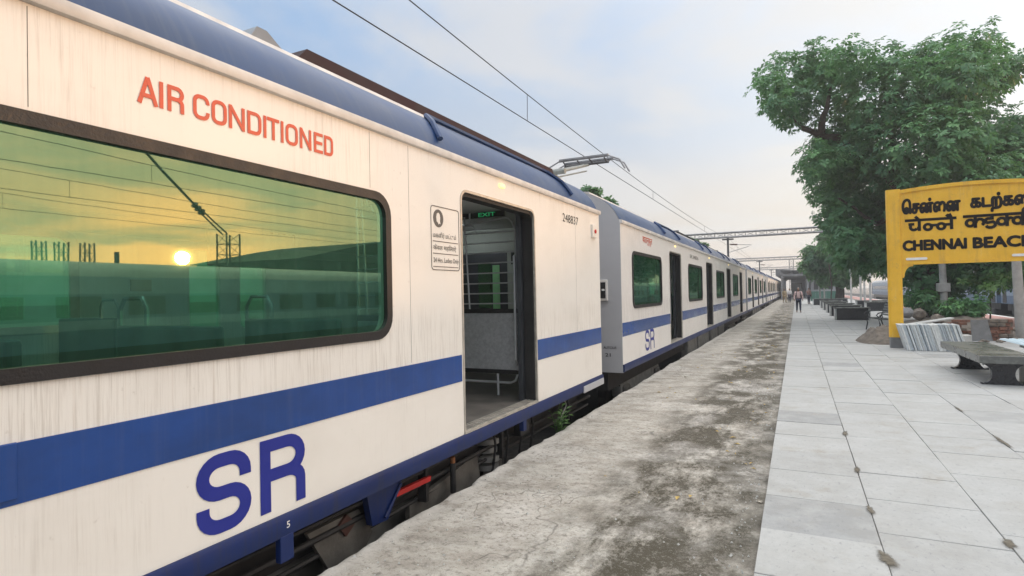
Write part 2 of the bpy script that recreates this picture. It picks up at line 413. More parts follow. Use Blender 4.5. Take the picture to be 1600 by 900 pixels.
def concrete():
    t = NT('weathered_concrete'); P = t.pos()
    x = t.sep(P)[0]
    big = t.noise(P, .7, 7, .70, .1); mid = t.noise(t.pos((1, 1.5, 1)), 2.8, 8, .74, .05); fine = t.noise(P, 26, 6, .75); grit = t.noise(P, 140, 3, .8)
    col = t.ramp(mid, [(.30, (.265, .24, .20)), (.43, (.42, .385, .335)), (.58, (.53, .50, .445)), (.76, (.62, .595, .55))])
    # dark mould growing in long patches along the middle and in the corner by the paving
    band = t.math('ABSOLUTE', t.math('ADD', x, .80)); band = t.ramp(band, [(0, 1), (.35, .75), (.8, 0)])
    edge = t.ramp(t.math('ABSOLUTE', t.math('ADD', x, .24)), [(0, 1), (.10, .75), (.45, 0)])
    speck = t.noise(P, 55, 5, .8)
    mould = t.math('MULTIPLY', t.ramp(t.noise(t.pos((1.15, .55, 1)), 1.9, 8, .76, .1), [(.40, 0), (.55, 1)]), t.math('ADD', t.math('MULTIPLY', band, 1.55), .10))
    mould = t.math('MULTIPLY', mould, t.ramp(t.math('ADD', t.math('MULTIPLY', fine, .6), t.math('MULTIPLY', speck, .4)), [(.40, .25), (.52, 1)]), True)
    col = t.mix(t.math('MULTIPLY', mould, .95, True), col, (.055, .047, .031))
    e2 = t.math('MULTIPLY', edge, t.ramp(t.noise(P, 3.2, 5, .7), [(.35, 0), (.62, .85)]), True)
    col = t.mix(e2, col, (.07, .065, .052))
    grime = t.math('MULTIPLY', t.ramp(t.noise(t.pos((1, 1.6, 1)), 1.3, 8, .75, .1), [(.46, 0), (.64, 1)]), t.ramp(speck, [(.38, 0), (.54, .6)]))
    col = t.mix(grime, col, (.12, .105, .085))
    spots = t.ramp(t.noise(t.pos((1, 1.7, 1)), 9.0, 8, .82, .1), [(.55, 0), (.66, .55)])
    col = t.mix(spots, col, (.105, .095, .08))
    pale = t.math('MULTIPLY', t.ramp(big, [(.50, 0), (.64, .75)]), t.ramp(fine, [(.4, .2), (.6, 1)])); col = t.mix(pale, col, (.62, .59, .55))
    col = t.mix(t.ramp(fine, [(.36, .6), (.47, 0)]), col, (.10, .09, .072))
    col = t.mix(t.ramp(speck, [(.36, .55), (.45, 0)]), col, (.10, .09, .075))
    col = t.mix(t.ramp(grit, [(.60, 0), (.70, .55)]), col, (.62, .59, .54))
    wv = t.n('ShaderNodeVectorMath'); wv.operation = 'ADD'
    nz = t.n('ShaderNodeTexNoise'); nz.inputs['Scale'].default_value = 3.0; t.l(P, nz.inputs['Vector'])
    sc = t.n('ShaderNodeVectorMath'); sc.operation = 'SCALE'; sc.inputs['Scale'].default_value = .5; t.l(nz.outputs['Color'], sc.inputs[0])
    t.l(P, wv.inputs[0]); t.l(sc.outputs[0], wv.inputs[1])
    ck = t.vor(wv.outputs[0], .55, 'DISTANCE_TO_EDGE'); ck2 = t.vor(wv.outputs[0], 2.3, 'DISTANCE_TO_EDGE')
    crack = t.math('MULTIPLY', t.ramp(ck, [(0, .7), (.008, 0)]), t.ramp(big, [(.50, 0), (.60, 1)]))
    crack2 = t.math('MULTIPLY', t.ramp(ck2, [(0, .6), (.018, 0)]), t.ramp(t.noise(P, .9, 3), [(.55, 0), (.62, 1)]))
    cr = t.math('MAXIMUM', crack, crack2)
    lip = t.math('MULTIPLY', t.ramp(t.math('ABSOLUTE', t.math('ADD', x, 2.43)), [(0, 1), (.07, .8), (.16, 0)]), t.ramp(t.noise(P, 6, 6, .7), [(.36, 0), (.56, .75)])); col = t.mix(lip, col, (.60, .57, .52))
    col = t.mix(cr, col, (.05, .044, .036))
    t.set('Base Color', col); t.set('Roughness', .92); t.set('Specular IOR Level', .2)
    h = t.math('ADD', t.math('MULTIPLY', mid, .25), t.math('MULTIPLY', fine, .45)); h = t.math('ADD', h, t.math('MULTIPLY', speck, .3)); h = t.math('SUBTRACT', h, t.math('MULTIPLY', cr, .4))
    t.bump(h, .8, .016); return t.m
M_CONC = concrete()
def slab(name, lo, hi):
    t = NT(name); oi = t.n('ShaderNodeObjectInfo'); P = t.pos()
    rnd = t.ramp(oi.outputs['Random'], [(0, lo), (.05, tuple(.3 * a + .7 * b for a, b in zip(lo, hi))), (.45, tuple(.15 * a + .85 * b for a, b in zip(lo, hi))), (1, hi)])
    ad = t.n('ShaderNodeVectorMath'); ad.operation = 'ADD'; t.l(P, ad.inputs[0]); t.l(oi.outputs['Location'], ad.inputs[1])
    v = t.noise(P, 1.4, 6, .65); f = t.noise(ad.outputs[0], 30, 5, .75)
    c = t.mix(t.ramp(v, [(.40, 0), (.68, .5)]), rnd, (.29, .28, .255)); c = t.mix(t.ramp(t.noise(ad.outputs[0], 5, 6, .72), [(.44, 0), (.66, .4)]), c, (.46, .465, .455))
    pits = t.ramp(t.noise(t.pos((1.4, .7, 1)), 24, 4, .7), [(.57, 0), (.70, .55)]); c = t.mix(pits, c, (.20, .205, .21))
    c = t.mix(t.ramp(f, [(.35, .25), (.55, 0)]), c, (.25, .255, .26))
    st = t.math('MULTIPLY', t.ramp(t.noise(P, 2.6, 7, .75, .1), [(.52, 0), (.66, .55)]), t.ramp(t.noise(P, .8, 3), [(.42, 0), (.58, 1)]))
    c = t.mix(st, c, (.27, .24, .19))
    t.set('Base Color', c); t.set('Roughness', t.ramp(f, [(.3, .62), (.7, .8)])); t.set('Specular IOR Level', .35); t.bump(f, .25, .004); MATS[name] = t.m; return t.m
M_SLAB = slab('paving_granite', (.27, .275, .275), (.41, .412, .40))
M_JOINT = plain('joint_dirt', (.15, .138, .11), .95, var=.5, scale=14, bump=.4)
def stain_mat():
    t = NT('damp_brown_dirt'); t.set('Base Color', t.ramp(t.noise(t.pos(), 30, 5), [(.3, (.085, .072, .052)), (.7, (.17, .15, .115))])); t.set('Roughness', .9)
    at = t.n('ShaderNodeAttribute'); at.attribute_name = 'soak'
    t.set('Alpha', t.ramp(t.math('ADD', t.math('MULTIPLY', at.outputs['Fac'], .9), t.math('SUBTRACT', t.noise(t.pos(), 34, 6, .8), .5)), [(.18, 0), (.55, .92)])); return t.m
M_STAIN = stain_mat()
M_BALLAST = plain('ballast', (.045, .04, .035), .95, var=.6, scale=9, bump=.8)
M_GROUND = plain('dusty_ground', (.19, .16, .125), .95, var=.3, scale=1.5, bump=.5)
M_YELLOW = None
def yellow():
    t = NT('sign_yellow_paint'); v = t.noise(t.pos(), 2.2, 6, .65); s = t.noise(t.pos((9, 9, .8)), 1, 4)
    c = t.ramp(v, [(.3, (.70, .385, .018)), (.7, (.82, .475, .035))]); c = t.mix(t.ramp(s, [(.54, 0), (.72, .55)]), c, (.50, .27, .05)); c = t.mix(t.ramp(t.noise(t.pos((1, 1, 1)), 7, 7, .75), [(.56, 0), (.68, .45)]), c, (.42, .25, .08)); c = t.mix(t.ramp(t.noise(t.pos((30, 30, 2)), 1, 4), [(.60, 0), (.72, .3)]), c, (.80, .56, .16))
    t.set('Base Color', c); t.set('Roughness', .5); t.bump(t.noise(t.pos(), 14, 4), .2, .01); return t.m
M_YELLOW = yellow()
M_WHITEP = plain('white_paint', (.75, .74, .70), .5, var=.08)
M_GRANITE = plain('black_granite', (.022, .023, .028), .30, var=.5, scale=30)
M_GRANTOP = plain('granite_top_dusty', (.13, .135, .125), .28, var=.45, scale=3)
M_PALESTONE = plain('pale_stone', (.50, .50, .48), .7, var=.15, scale=6)
M_GREYSTONE = plain('grey_slab_stone', (.18, .185, .19), .7, var=.2, scale=8, bump=.2)
M_SLABEDGE = []
for i, c in enumerate(((.40, .44, .46), (.55, .58, .58), (.30, .34, .37), (.62, .63, .61), (.47, .50, .50))):
    M_SLABEDGE.append(plain('cut_stone_slab_%d' % i, c, .7, var=.15, scale=20))
M_BRICK = plain('rubble_brick', (.21, .105, .075), .9, var=.45, scale=8, bump=.5)
M_RUBBLE = plain('rubble_grey', (.17, .145, .12), .9, var=.45, scale=7, bump=.6)
M_SAND = plain('cement_sand', (.135, .115, .095), .95, var=.35, scale=10, bump=.8)
M_PINK = plain('pink_paving', (.50, .27, .235), .8, var=.15, scale=3)
M_POLE = plain('concrete_pole', (.34, .335, .32), .85, var=.2, scale=5, bump=.3)
M_STEEL = plain('galvanised_steel', (.30, .30, .31), .55, .5, var=.25, scale=4)
M_STEELD = plain('dark_steel', (.085, .085, .09), .6, .3, var=.3, scale=4)
M_WIRE = plain('wire_dark', (.035, .035, .037), .6, .2)
M_PANTO = plain('pantograph_pale', (.26, .27, .25), .5, .2, var=.3, scale=6)
M_PORC = plain('insulator_brown', (.10, .05, .035), .3)
M_BLUESHEET = plain('pale_blue_sheet', (.50, .62, .68), .4, var=.12)
M_BENCHBLK = plain('bench_black_iron', (.022, .024, .026), .45, var=.3)
M_BENCHSLAT = plain('bench_slat', (.09, .10, .10), .5, var=.15)
M_BARK = plain('bark', (.055, .043, .033), .95, var=.45, scale=7, bump=.9)
def leafmat(name, dark, light, trans):
    t = NT(name); at = t.n('ShaderNodeAttribute'); at.attribute_name = 'tint'
    c = t.ramp(at.outputs['Fac'], [(0, dark), (.7, tuple(.5 * (a + b) for a, b in zip(dark, light))), (1, light)])
    t.set('Base Color', c); t.set('Roughness', .5); t.set('Specular IOR Level', .35)
    tl = t.n('ShaderNodeBsdfTranslucent'); t.l(t.mix(.6, c, trans), tl.inputs[0])
    mx = t.n('ShaderNodeMixShader'); mx.inputs[0].default_value = .28; t.l(t.p.outputs[0], mx.inputs[1]); t.l(tl.outputs[0], mx.inputs[2]); t.l(mx.outputs[0], t.out.inputs[0]); return t.m
M_LEAF = leafmat('leaf_green', (.045, .135, .075), (.18, .37, .15), (.20, .44, .11))
M_LEAF2 = leafmat('leaf_green_far', (.040, .12, .055), (.15, .32, .11), (.17, .40, .10))
M_PLANT = leafmat('leaf_plant', (.05, .11, .03), (.14, .26, .07), (.16, .32, .08))
M_COACH = []
for i, (a, c) in enumerate((('coach_pale_blue', (.30, .40, .50)), ('coach_mid_blue', (.115, .19, .30)), ('coach_dark', (.025, .03, .035)), ('coach_roof', (.42, .43, .44)))):
    M_COACH.append(plain(a, c, .4, var=.15, scale=2))
M_COACHGLASS = plain('coach_window_dark', (.02, .025, .03), .1)
M_SHEDROOF = plain('shed_roof_sheet', (.17, .175, .18), .7, var=.3, scale=2)
M_SHEDRUST = plain('shed_rust_roof', (.13, .085, .065), .8, var=.4, scale=1.5)
M_SHEDWALL = plain('shed_wall', (.30, .31, .33), .8, var=.15, scale=2)
M_SHEDGREEN = plain('shed_dark_green', (.02, .045, .04), .7, var=.25, scale=2)
M_GREENFENCE = plain('green_fence_paint', (.03, .12, .085), .6, var=.2)
M_SKIN = plain('skin', (.20, .105, .065), .55, var=.08)
M_HAIR = plain('hair_dark', (.015, .012, .011), .6)
M_HAIRG = plain('hair_grey', (.22, .20, .19), .7)
def cloth(name, c): return plain(name, c, .85, var=.15, scale=20)
M_PINKSHIRT = cloth('pink_shirt', (.62, .44, .42)); M_WHITESHIRT = cloth('pale_shirt', (.68, .66, .66)); M_NAVY = cloth('navy_trousers', (.018, .022, .045))
M_BROWNTOP = cloth('brown_top', (.30, .16, .13)); M_KHAKI = cloth('khaki_cloth', (.33, .25, .15)); M_STRAP = cloth('strap_dark', (.04, .05, .055)); M_SHOE = plain('shoe', (.02, .018, .016), .5)
M_TRASH = plain('paper_litter', (.55, .50, .42), .8, var=.3, scale=12)
M_DEADLEAF = plain('dead_leaf', (.42, .30, .10), .8, var=.4, scale=12)

# ------------------------------------------------------------------ setting: ground, track bed, platform surfaces
def sheet(name, x0, x1, y0, y1, z, mat, kind='structure'):
    return MB().quad((x0, y0, z), (x1, y0, z), (x1, y1, z), (x0, y1, z)).build(name, mat, kind=kind)
sheet('ground', -900, 900, -900, 1600, -1.02, M_GROUND)
sheet('track_bed', -9.2, -2.5, -60, 420, -1.0, M_BALLAST)
sheet('track_bed', 9.0, 22.0, -60, 420, -1.0, M_BALLAST)
def rails():
    for xc in (-4.45, 10.6, 14.6, 18.6):
        for sx in (-.96, .96):
            MB().box(xc + sx - .035, xc + sx + .035, -40, 300, -.985, -.86).build('rail', M_STEELD, kind='structure')
rails()

PX_EDGE, PV_EDGE = -2.46, -.24
def concrete_strip():
    """old rough concrete strip with a broken, uneven edge; a real grid, finer near the camera"""
    ys = []; y = .6
    while y < 150: ys.append(y); y += .045 + y * .006
    nx = 46
    rg = np.random.default_rng(3)
    from mathutils import noise as mn
    vs, fs = [], []
    for y in ys:
        e = PX_EDGE + .05 * mn.noise(Vector((0, y * 1.1, 3))) + .028 * mn.noise(Vector((0, y * 4.3, 8))) + .02 * mn.noise(Vector((0, y * 13, 1)))
        if y > 14: e = PX_EDGE + .06 * mn.noise(Vector((0, y * .4, 3)))
        for i in range(nx + 1):
            u = i / nx; u = u ** 1.25 if True else u
            x = e + (PV_EDGE + .02 - e) * u
            z = -.045 + .010 * mn.noise(Vector((x * 1.3, y * 1.3, 0))) + .005 * mn.noise(Vector((x * 5, y * 5, 4))) + .003 * mn.noise(Vector((x * 17, y * 17, 4)))
            if i == 0: z -= .03 + .03 * abs(mn.noise(Vector((2, y * 6, 0))))
            elif i == 1: z -= .008 + .014 * abs(mn.noise(Vector((2, y * 5, 7))))
            vs.append((x, y, z))
        # face of the edge
    n = nx + 1
    for j in range(len(ys) - 1):
        for i in range(nx): fs.append((j * n + i, j * n + i + 1, (j + 1) * n + i + 1, (j + 1) * n + i))
    o = len(vs)
    for j, y in enumerate(ys):
        x, _, z = vs[j * n]; vs.append((x - .01 - .015 * abs(mn.noise(Vector((4, y * 5, 0)))), y, z - .10)); vs.append((x - .04, y, -1.0))
    for j in range(len(ys) - 1):
        a, b = o + 2 * j, o + 2 * j + 2
        fs.append((j * n, (j + 1) * n, b, a)); fs.append((a, b, b + 1, a + 1))
    return MB().add(vs, fs).build('concrete_platform', M_CONC, smooth=True, kind='structure')
STRIP = concrete_strip()

def paving():
    base = MB().box(PV_EDGE + .03, 6.2, -1.0, 150, -.9, -.016).build('paving', M_JOINT, kind='structure')
    rg = random.Random(5); P = .655
    colx = [PV_EDGE] + [.41 + P * k for k in range(9)]
    protos = []
    for k in range(3):
        bm = bmesh.new(); bmesh.ops.create_cube(bm, size=1)
        for v in bm.verts: v.co = Vector((v.co.x, v.co.y, v.co.z * .05))
        bmesh.ops.bevel(bm, geom=[e for e in bm.edges if all(v.co.z > 0 for v in e.verts)], offset=.0035, segments=1, affect='EDGES')
        me = bpy.data.meshes.new('paving_slab'); bm.to_mesh(me); bm.free(); me.materials.append(M_SLAB); protos.append(me)
    far = MB()
    n = 0
    for c in range(9):
        x0, x1 = colx[c], colx[c + 1]; y = 1.35 + (0, .17, .42, .05, .31, .5, .2, .38, .1)[c]
        while y < 62:
            d = P + rg.uniform(-.02, .025); gap = .003 + .0035 * rg.random()
            z = rg.uniform(-.004, .004); tx, ty = rg.uniform(-.0035, .0035), rg.uniform(-.003, .003)
            if y < 17.5 and n < 290 and not (c > 6 and y < 4):
                o = bpy.data.objects.new('paving_slab', protos[0]); C.objects.link(o); o.parent = base
                o.location = ((x0 + x1) / 2, y + d / 2, z - .025); o.scale = (x1 - x0 - gap, d - gap, 1); o.rotation_euler = (tx, ty, rg.uniform(-.0025, .0025)); n += 1
            else: far.box(x0 + .004, x1 - .004, y + .004, y + d - .004, -.03, z)
            y += d
    far.build('paving_slab', M_SLAB, base, kind='stuff')
    far2 = MB().box(PV_EDGE, 6.2, 62, 150, -.05, .0).build('far_paving', M_SLAB, base)
    return base
PAVE = paving()
def stains():
    """damp dirt squeezed out of the joints"""
    rg = random.Random(11)
    spots = [((1382, 875), .055, .16), ((1376, 800), .03, .12), ((1338, 735), .03, .14), ((1318, 678), .035, .16), ((1585, 852), .04, .12), ((1560, 690), .03, .35), ((1500, 640), .02, .3)]
    jx = [.41, .41, .41, .41, 1.065, 1.72, 1.72]
    m = MB()
    for ((px, py), w, l), xj in zip(spots, jx):
        c = unpx(px, py, 2, 0); c.x = xj
        n = 30; vs = [(c.x, c.y, .0095)]; p1, p2 = rg.random() * 6, rg.random() * 6
        for k in range(n):
            a = 2 * math.pi * k / n; q = 1 + .22 * math.sin(2 * a + p1) + .14 * math.sin(5 * a + p2) + rg.uniform(-.07, .07)
            vs.append((c.x + math.cos(a) * w * q * .95, c.y + math.sin(a) * l * q * 1.05, .0065))
        m.add(vs, [(0, 1 + k, 1 + (k + 1) % n) for k in range(n)])
    o = m.build('joint_dirt', M_STAIN, kind='stuff'); at = o.data.attributes.new('soak', 'FLOAT', 'POINT')
    at.data.foreach_set('value', [1.0 if v.co.z > .008 else 0.0 for v in o.data.vertices])
stains()
sheet('rear_platform', 6.2, 9.0, -10, 150, -.06, M_GROUND)
def pink():
    b = MB().box(6.9, 8.75, 6, 140, -.058, -.03).build('pink_paving', M_PINK, kind='structure')
    MB().box(8.75, 9.0, 6, 140, -.5, -.028).build('edge_strip', M_WHITEP, b)
    return b
pink()
def grit():
    """loose grit, crumbs of concrete on the strip"""
    rg = random.Random(21); m = MB()
    for i in range(900):
        y = 2.2 + 10 * rg.random() ** 1.6; x = rg.uniform(-2.4, -.3)
        if rg.random() < .35: x = -.28 - abs(rg.gauss(0, .12))
        elif rg.random() < .3: x = -2.42 + abs(rg.gauss(0, .18))
        s = rg.uniform(.003, .010) * (1.6 if rg.random() < .08 else 1); z = -.044
        a = rg.random() * 6
        pts = [(x + math.cos(a + k * 2.1) * s * rg.uniform(.7, 1.3), y + math.sin(a + k * 2.1) * s * rg.uniform(.7, 1.3), z - .003) for k in range(3)] + [(x, y, z + s * .9)]
        m.add(pts, [(0, 1, 3), (1, 2, 3), (2, 0, 3), (0, 2, 1)])
    m.build('gravel', M_PALESTONE, kind='stuff')
    m = MB()
    for i in range(260):
        y = 4 + 46 * rg.random(); x = rg.choice([rg.uniform(-2.3, -.35), -.35 - abs(rg.gauss(0, .35))]) if y < 16 else -.4 - abs(rg.gauss(0, .5))
        s = rg.uniform(.02, .05); a = rg.random() * 6; z = -.036; c, q = math.cos(a) * s, math.sin(a) * s
        if y < 9 and rg.random() < .6: s *= .5; c *= .5; q *= .5
        m.add([(x - c, y - q, z), (x + q * .45, y - c * .45, z + .012), (x + c, y + q, z + .004), (x - q * .45, y + c * .45, z + .01)], [(0, 1, 2, 3)])
    m.build('leaf_litter', M_DEADLEAF, kind='stuff')
    for i, (px, py, lab) in enumerate(((1073, 590, 'crumpled pale scrap lying near the train side edge, beyond the plant'), (1188, 783, 'small white scrap of litter lying against the paved edge'), (948, 657, 'white paper crumb on the concrete beside the green plant'))):
        p = unpx(px, py, 2, -.035); m = MB(); s = .05 if i == 0 else .03
        for k in range(5):
            m.add([(p.x + rg.uniform(-s, s), p.y + rg.uniform(-s, s), -.04 + rg.uniform(0, s * .6)) for _ in range(3)], [(0, 1, 2)])
        tag(m.build('paper_scrap', M_TRASH), lab, 'litter')
grit()

# ------------------------------------------------------------------ trains
XS, XC, XF = -2.5, -4.45, -6.40            # platform side, centre, far side
CAR_L = 24.95
ZD0, ZD1, ZG = .365, 2.395, 2.60           # door floor, door top, gutter
WINS = [(.70, 3.02), (6.34, 8.72), (12.10, 14.46), (17.88, 20.22)]
DOORS = [(3.88, 5.33), (9.60, 11.10), (15.38, 16.96), (21.18, 22.70)]
WZ0, WZ1 = 1.245, 2.175
def side_loops(closed_doors=False):
    o = [(0, ZD0 - .02)]
    if not closed_doors:
        for a, b in DOORS:
            r = .10
            o += [(a, ZD0 - .02)] + [(a, ZD1 - r)] + arc(a + r, ZD1 - r, r, r, 180, 90, 5)[1:] + arc(b - r, ZD1 - r, r, r, 90, 0, 5) + [(b, ZD0 - .02)]
    o += [(CAR_L, ZD0 - .02), (CAR_L, ZG), (0, ZG)]
    L = [o] + [rrect(a, b, WZ0, WZ1, .13) for a, b in WINS]
    if closed_doors:
        L += [rrect(a + .22, a + .62, 1.15, 2.1, .06) for a, b in DOORS] + [rrect(b - .62, b - .22, 1.15, 2.1, .06) for a, b in DOORS]
    return L
def cove(t):
    """depth behind the side and height along the blue roof cove: a shallow bulge"""
    k = .075 * math.sin(math.pi * t) * (1.15 - .3 * t)
    return .012 + .488 * t - k * .69, 2.655 + .462 * t + k * .73
def make_car(y0, label):
    car = thing('rail_car', label, 'train car', (XC, y0, -.95), 'cars of the white and blue train')
    Y = lambda s: y0 + s
    near = lambda u, v, w: (XS - w, y0 + u, v); far = lambda u, v, w: (XF + w, y0 + u, v)
    vs, fs = filled(side_loops(), .085, near); MB().add(vs, fs).build('side_wall', [M_WHITE2], car)
    vs, fs = filled(side_loops(True), .085, far); MB().add(vs, fs).build('side_wall', [M_WHITE2], car)
    # stripes
    cuts = [0] + [v for d in DOORS for v in d] + [CAR_L]
    for i in range(0, len(cuts), 2):
        a, b = cuts[i] + (.02 if i else 0), cuts[i + 1] - (.02 if i < 8 else 0)
        MB().box(XS + .0, XS + .004, Y(a), Y(b), .790, 1.008).build('stripe', M_BLUE, car)
    # sill with a rolled lower lip
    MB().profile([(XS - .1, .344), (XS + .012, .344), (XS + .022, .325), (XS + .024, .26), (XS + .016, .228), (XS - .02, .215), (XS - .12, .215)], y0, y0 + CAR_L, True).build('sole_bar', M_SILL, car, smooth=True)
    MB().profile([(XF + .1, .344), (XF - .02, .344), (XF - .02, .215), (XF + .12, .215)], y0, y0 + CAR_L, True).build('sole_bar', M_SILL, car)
    for sx in (1, -1):
        X = lambda d: (XS - d) if sx > 0 else (XF + d)
        MB().profile([(X(.03), 2.598), (X(-.028), 2.603), (X(-.036), 2.625), (X(-.030), 2.655), (X(.0), 2.662), (X(.03), 2.66)], y0, y0 + CAR_L, True).build('gutter', M_GUTTER, car, smooth=True)
        prof = [(X(cove(t)[0]), cove(t)[1]) for t in [k / 12 for k in range(13)]]
        MB().profile(prof, y0, y0 + CAR_L).build('roof_cove', M_COVE, car, smooth=True)
        MB().profile([(X(.495), 3.113), (X(.512), 3.150), (X(.60), 3.160), (X(.62), 3.13)], y0, y0 + CAR_L, True).build('roof_edge', M_GUTTER, car)
        for a, b in DOORS:
            # rain hood over each door, following the cove
            def cv(t): return (X(cove(t)[0]), cove(t)[1])
            L_ = [(a - .22, .14), (a - .14, .45), (a - .02, .72), (a + .2, .80)] + [(a + .2 + (b - a + .8) * k / 6, .80) for k in range(1, 7)] + [(b + 1.12, .70), (b + 1.22, .42), (b + 1.27, .12)]
            if y0 > 0: L_ = [(a - .15, .14), (a - .10, .5), (a + .05, .72)] + [(a + .05 + (b - a) * k / 4, .72) for k in range(1, 5)] + [(b + .15, .5), (b + .2, .14)]
            pts = [(cv(t)[0] + (.018 if sx > 0 else -.018), Y(s), cv(t)[1] + .015) for s, t in L_]
            MB().tube(pts, .024, 6).build('door_hood', M_COVE, car, smooth=True)
    prof = [(XS - .55 - (XS - XF - 1.1) * k / 10, 3.13 + .13 * math.sin(math.pi * k / 10)) for k in range(11)]
    MB().profile(prof, y0, y0 + CAR_L).build('roof', M_ROOF, car, smooth=True)
    # end walls
    for s, n in ((0, -1), (CAR_L, 1)):
        pr = [(XS - .004, ZD0 - .15), (XS - .004, 2.6)] + [(XS - cove(k / 10)[0] - .004, cove(k / 10)[1] - .004) for k in range(11)]
        pr += [(XF + (XS - x), z) for x, z in reversed(pr)]
        pr = [(x, z) for x, z in pr]
        o = MB().prism(pr, lambda u, v, w: (u, w, v), Y(s) + n * .006, Y(s) - n * .05).build('end_wall', M_GREYEND, car)
    MB().box(XC - .75, XC + .75, Y(CAR_L) + .006, Y(CAR_L) + 1.04, .15, 2.5).build('gangway', M_DARK, car)
    # windows
    for a, b in WINS:
        vs, fs = filled([rrect(a - .028, b + .028, WZ0 - .028, WZ1 + .028, .155), rrect(a + .028, b - .028, WZ0 + .028, WZ1 - .028, .105)], .03, lambda u, v, w: (XS + .014 - w, y0 + u, v))
        wd = MB().add(vs, fs).build('window', M_GASKET, car, smooth=False)
        MB().quad((XS - .012, Y(a + .012), WZ0 + .012), (XS - .012, Y(b - .012), WZ0 + .012), (XS - .012, Y(b - .012), WZ1 - .012), (XS - .012, Y(a + .012), WZ1 - .012)).build('pane', M_GLASS, wd)
        vs, fs = filled([rrect(a - .03, b + .03, WZ0 - .03, WZ1 + .03, .155), rrect(a + .05, b - .05, WZ0 + .05, WZ1 - .05, .105)], .03, lambda u, v, w: (XF + .075 + w, y0 + u, v))
        wd = MB().add(vs, fs).build('window', M_ALU, car)
        MB().quad((XF + .04, Y(a), WZ0), (XF + .04, Y(b), WZ0), (XF + .04, Y(b), WZ1), (XF + .04, Y(a), WZ1)).build('pane', M_FARGLASS, wd)
    for a, b in DOORS:
        for q in ((a + .22, a + .62), (b - .62, b - .22)):
            MB().quad((XF + .04, Y(q[0]), 1.15), (XF + .04, Y(q[1]), 1.15), (XF + .04, Y(q[1]), 2.1), (XF + .04, Y(q[0]), 2.1)).build('pane', M_FARGLASS, car)
        # door frame, retracted leaf edges, threshold
        o = [(a, ZD0)] + [(a, ZD1 - .1)] + arc(a + .1, ZD1 - .1, .1, .1, 180, 90, 5)[1:] + arc(b - .1, ZD1 - .1, .1, .1, 90, 0, 5) + [(b, ZD0)]
        i_ = [(b - .022, ZD0)] + arc(b - .1, ZD1 - .1, .078, .078, 0, 90, 5) + arc(a + .1, ZD1 - .1, .078, .078, 90, 180, 5) + [(a + .022, ZD0)]
        vs, fs = filled([o + i_], .022, lambda u, v, w: (XS + .006 - w, y0 + u, v)); fr = MB().add(vs, fs).build('door_frame', M_ALU, car)
        vs, fs = filled([[(a - .002, ZD0)] + o[1:-1] + [(b + .002, ZD0)] + [(b - .035, ZD0)] + [(q[0] - .011 if q[0] > (a + b) / 2 else q[0] + .026, q[1] - .03) for q in i_[1:-1]] + [(a + .05, ZD0)]], .11, lambda u, v, w: (XS - .018 - w, y0 + u, v)); MB().add(vs, fs).build('door_rubber', M_DARK, car)
        MB().box(XS - .19, XS - .14, Y(b - .07), Y(b + .5), ZD0, ZD1 - .03).build('door', M_DOORLEAF, car)
        MB().box(XS - .19, XS - .14, Y(a - .5), Y(a + .03), ZD0, ZD1 - .03).build('door', M_DOORLEAF, car)
        m = MB()
        for k in range(4): m.box(XS - .13 + .036 * k, XS - .13 + .036 * k + .022, Y(a + .024), Y(b - .024), ZD0 - .02, ZD0 + .008)
        m.box(XS - .14, XS + .012, Y(a + .002), Y(b - .002), ZD0 - .019, ZD0 - .004)
        m.build('door_sill', M_ALU, car)
        MB().box(XS - .001, XS + .018, Y((a + b) / 2 - .05), Y((a + b) / 2 + .05), 2.515, 2.55, .008).build('marker_lamp', M_LAMP, car)
        # partitions beside the door: grey panel, chrome grille, bent hand rail
        for s, n in ((b + .12, 1), (a - .12, -1)):
            x0, x1 = -2.76, -3.50
            MB().box(x1, x0 - .02, Y(s) - .012, Y(s) + .012, .66, 1.29).build('partition_panel', M_PANEL, car)
            for za, zb in ((1.292, 1.34), (.615, .658)): MB().box(x1, x0 - .02, Y(s) - .018, Y(s) + .018, za, zb).build('partition_rail', M_DARK, car)
            m = MB(); r = .012
            m.tube([(x1, Y(s), .4), (x1, Y(s), 2.42)], r, 6).tube([(x0 - .03, Y(s), 1.3), (x0 - .03, Y(s), 2.22), (x0 - .07, Y(s), 2.32), (x0 - .14, Y(s), 2.36), (x1, Y(s), 2.30)], r, 6)
            for z in [1.40 + .115 * k for k in range(8)]: m.tube([(x1, Y(s), z), (x0 - .03, Y(s), z)], r * .7, 6)
            m.tube([(-3.43, Y(s) - .02, 2.40), (-3.38, Y(s) - .02, 1.34)], r * .8, 6).tube([(-3.44, Y(s) - .05, 2.22), (-3.40, Y(s) - .05, 2.29), (-3.30, Y(s) - .05, 2.29), (-3.25, Y(s) - .05, 2.20), (-3.44, Y(s) - .05, 2.20)], .008, 6).tube([(-3.34, Y(s) - .05, 2.29), (-3.34, Y(s) - .05, 2.44)], .01, 6)
            m.tube([(x0 + .005, Y(s) - .03 * n, 1.95), (x0 - .02, Y(s) - .06 * n, 1.92), (x0 - .02, Y(s) - .06 * n, .78), (x0 - .03, Y(s), .72)], .017, 8)
            m.tube([(x0 - .03, Y(s), .72), (x0 - .03, Y(s), .62), (x0 - .06, Y(s), .54), (x0 - .12, Y(s), .515), (x1, Y(s), .515)], .014, 6)
            m.tube([(x0 - .28, Y(s), .62), (x0 - .28, Y(s), .37)], .014, 6).tube([(x0 + .02, Y(s) + .1 * n, .37), (x0 + .02, Y(s) + .1 * n, 2.4)], .014, 6)
            m.build('grab_rail', M_CHROME, car, smooth=True)
    # interior
    MB().box(XF + .09, XS - .087, Y(.06), Y(CAR_L - .06), ZD0 - .10, ZD0 - .022).build('floor', M_INFLOOR, car)
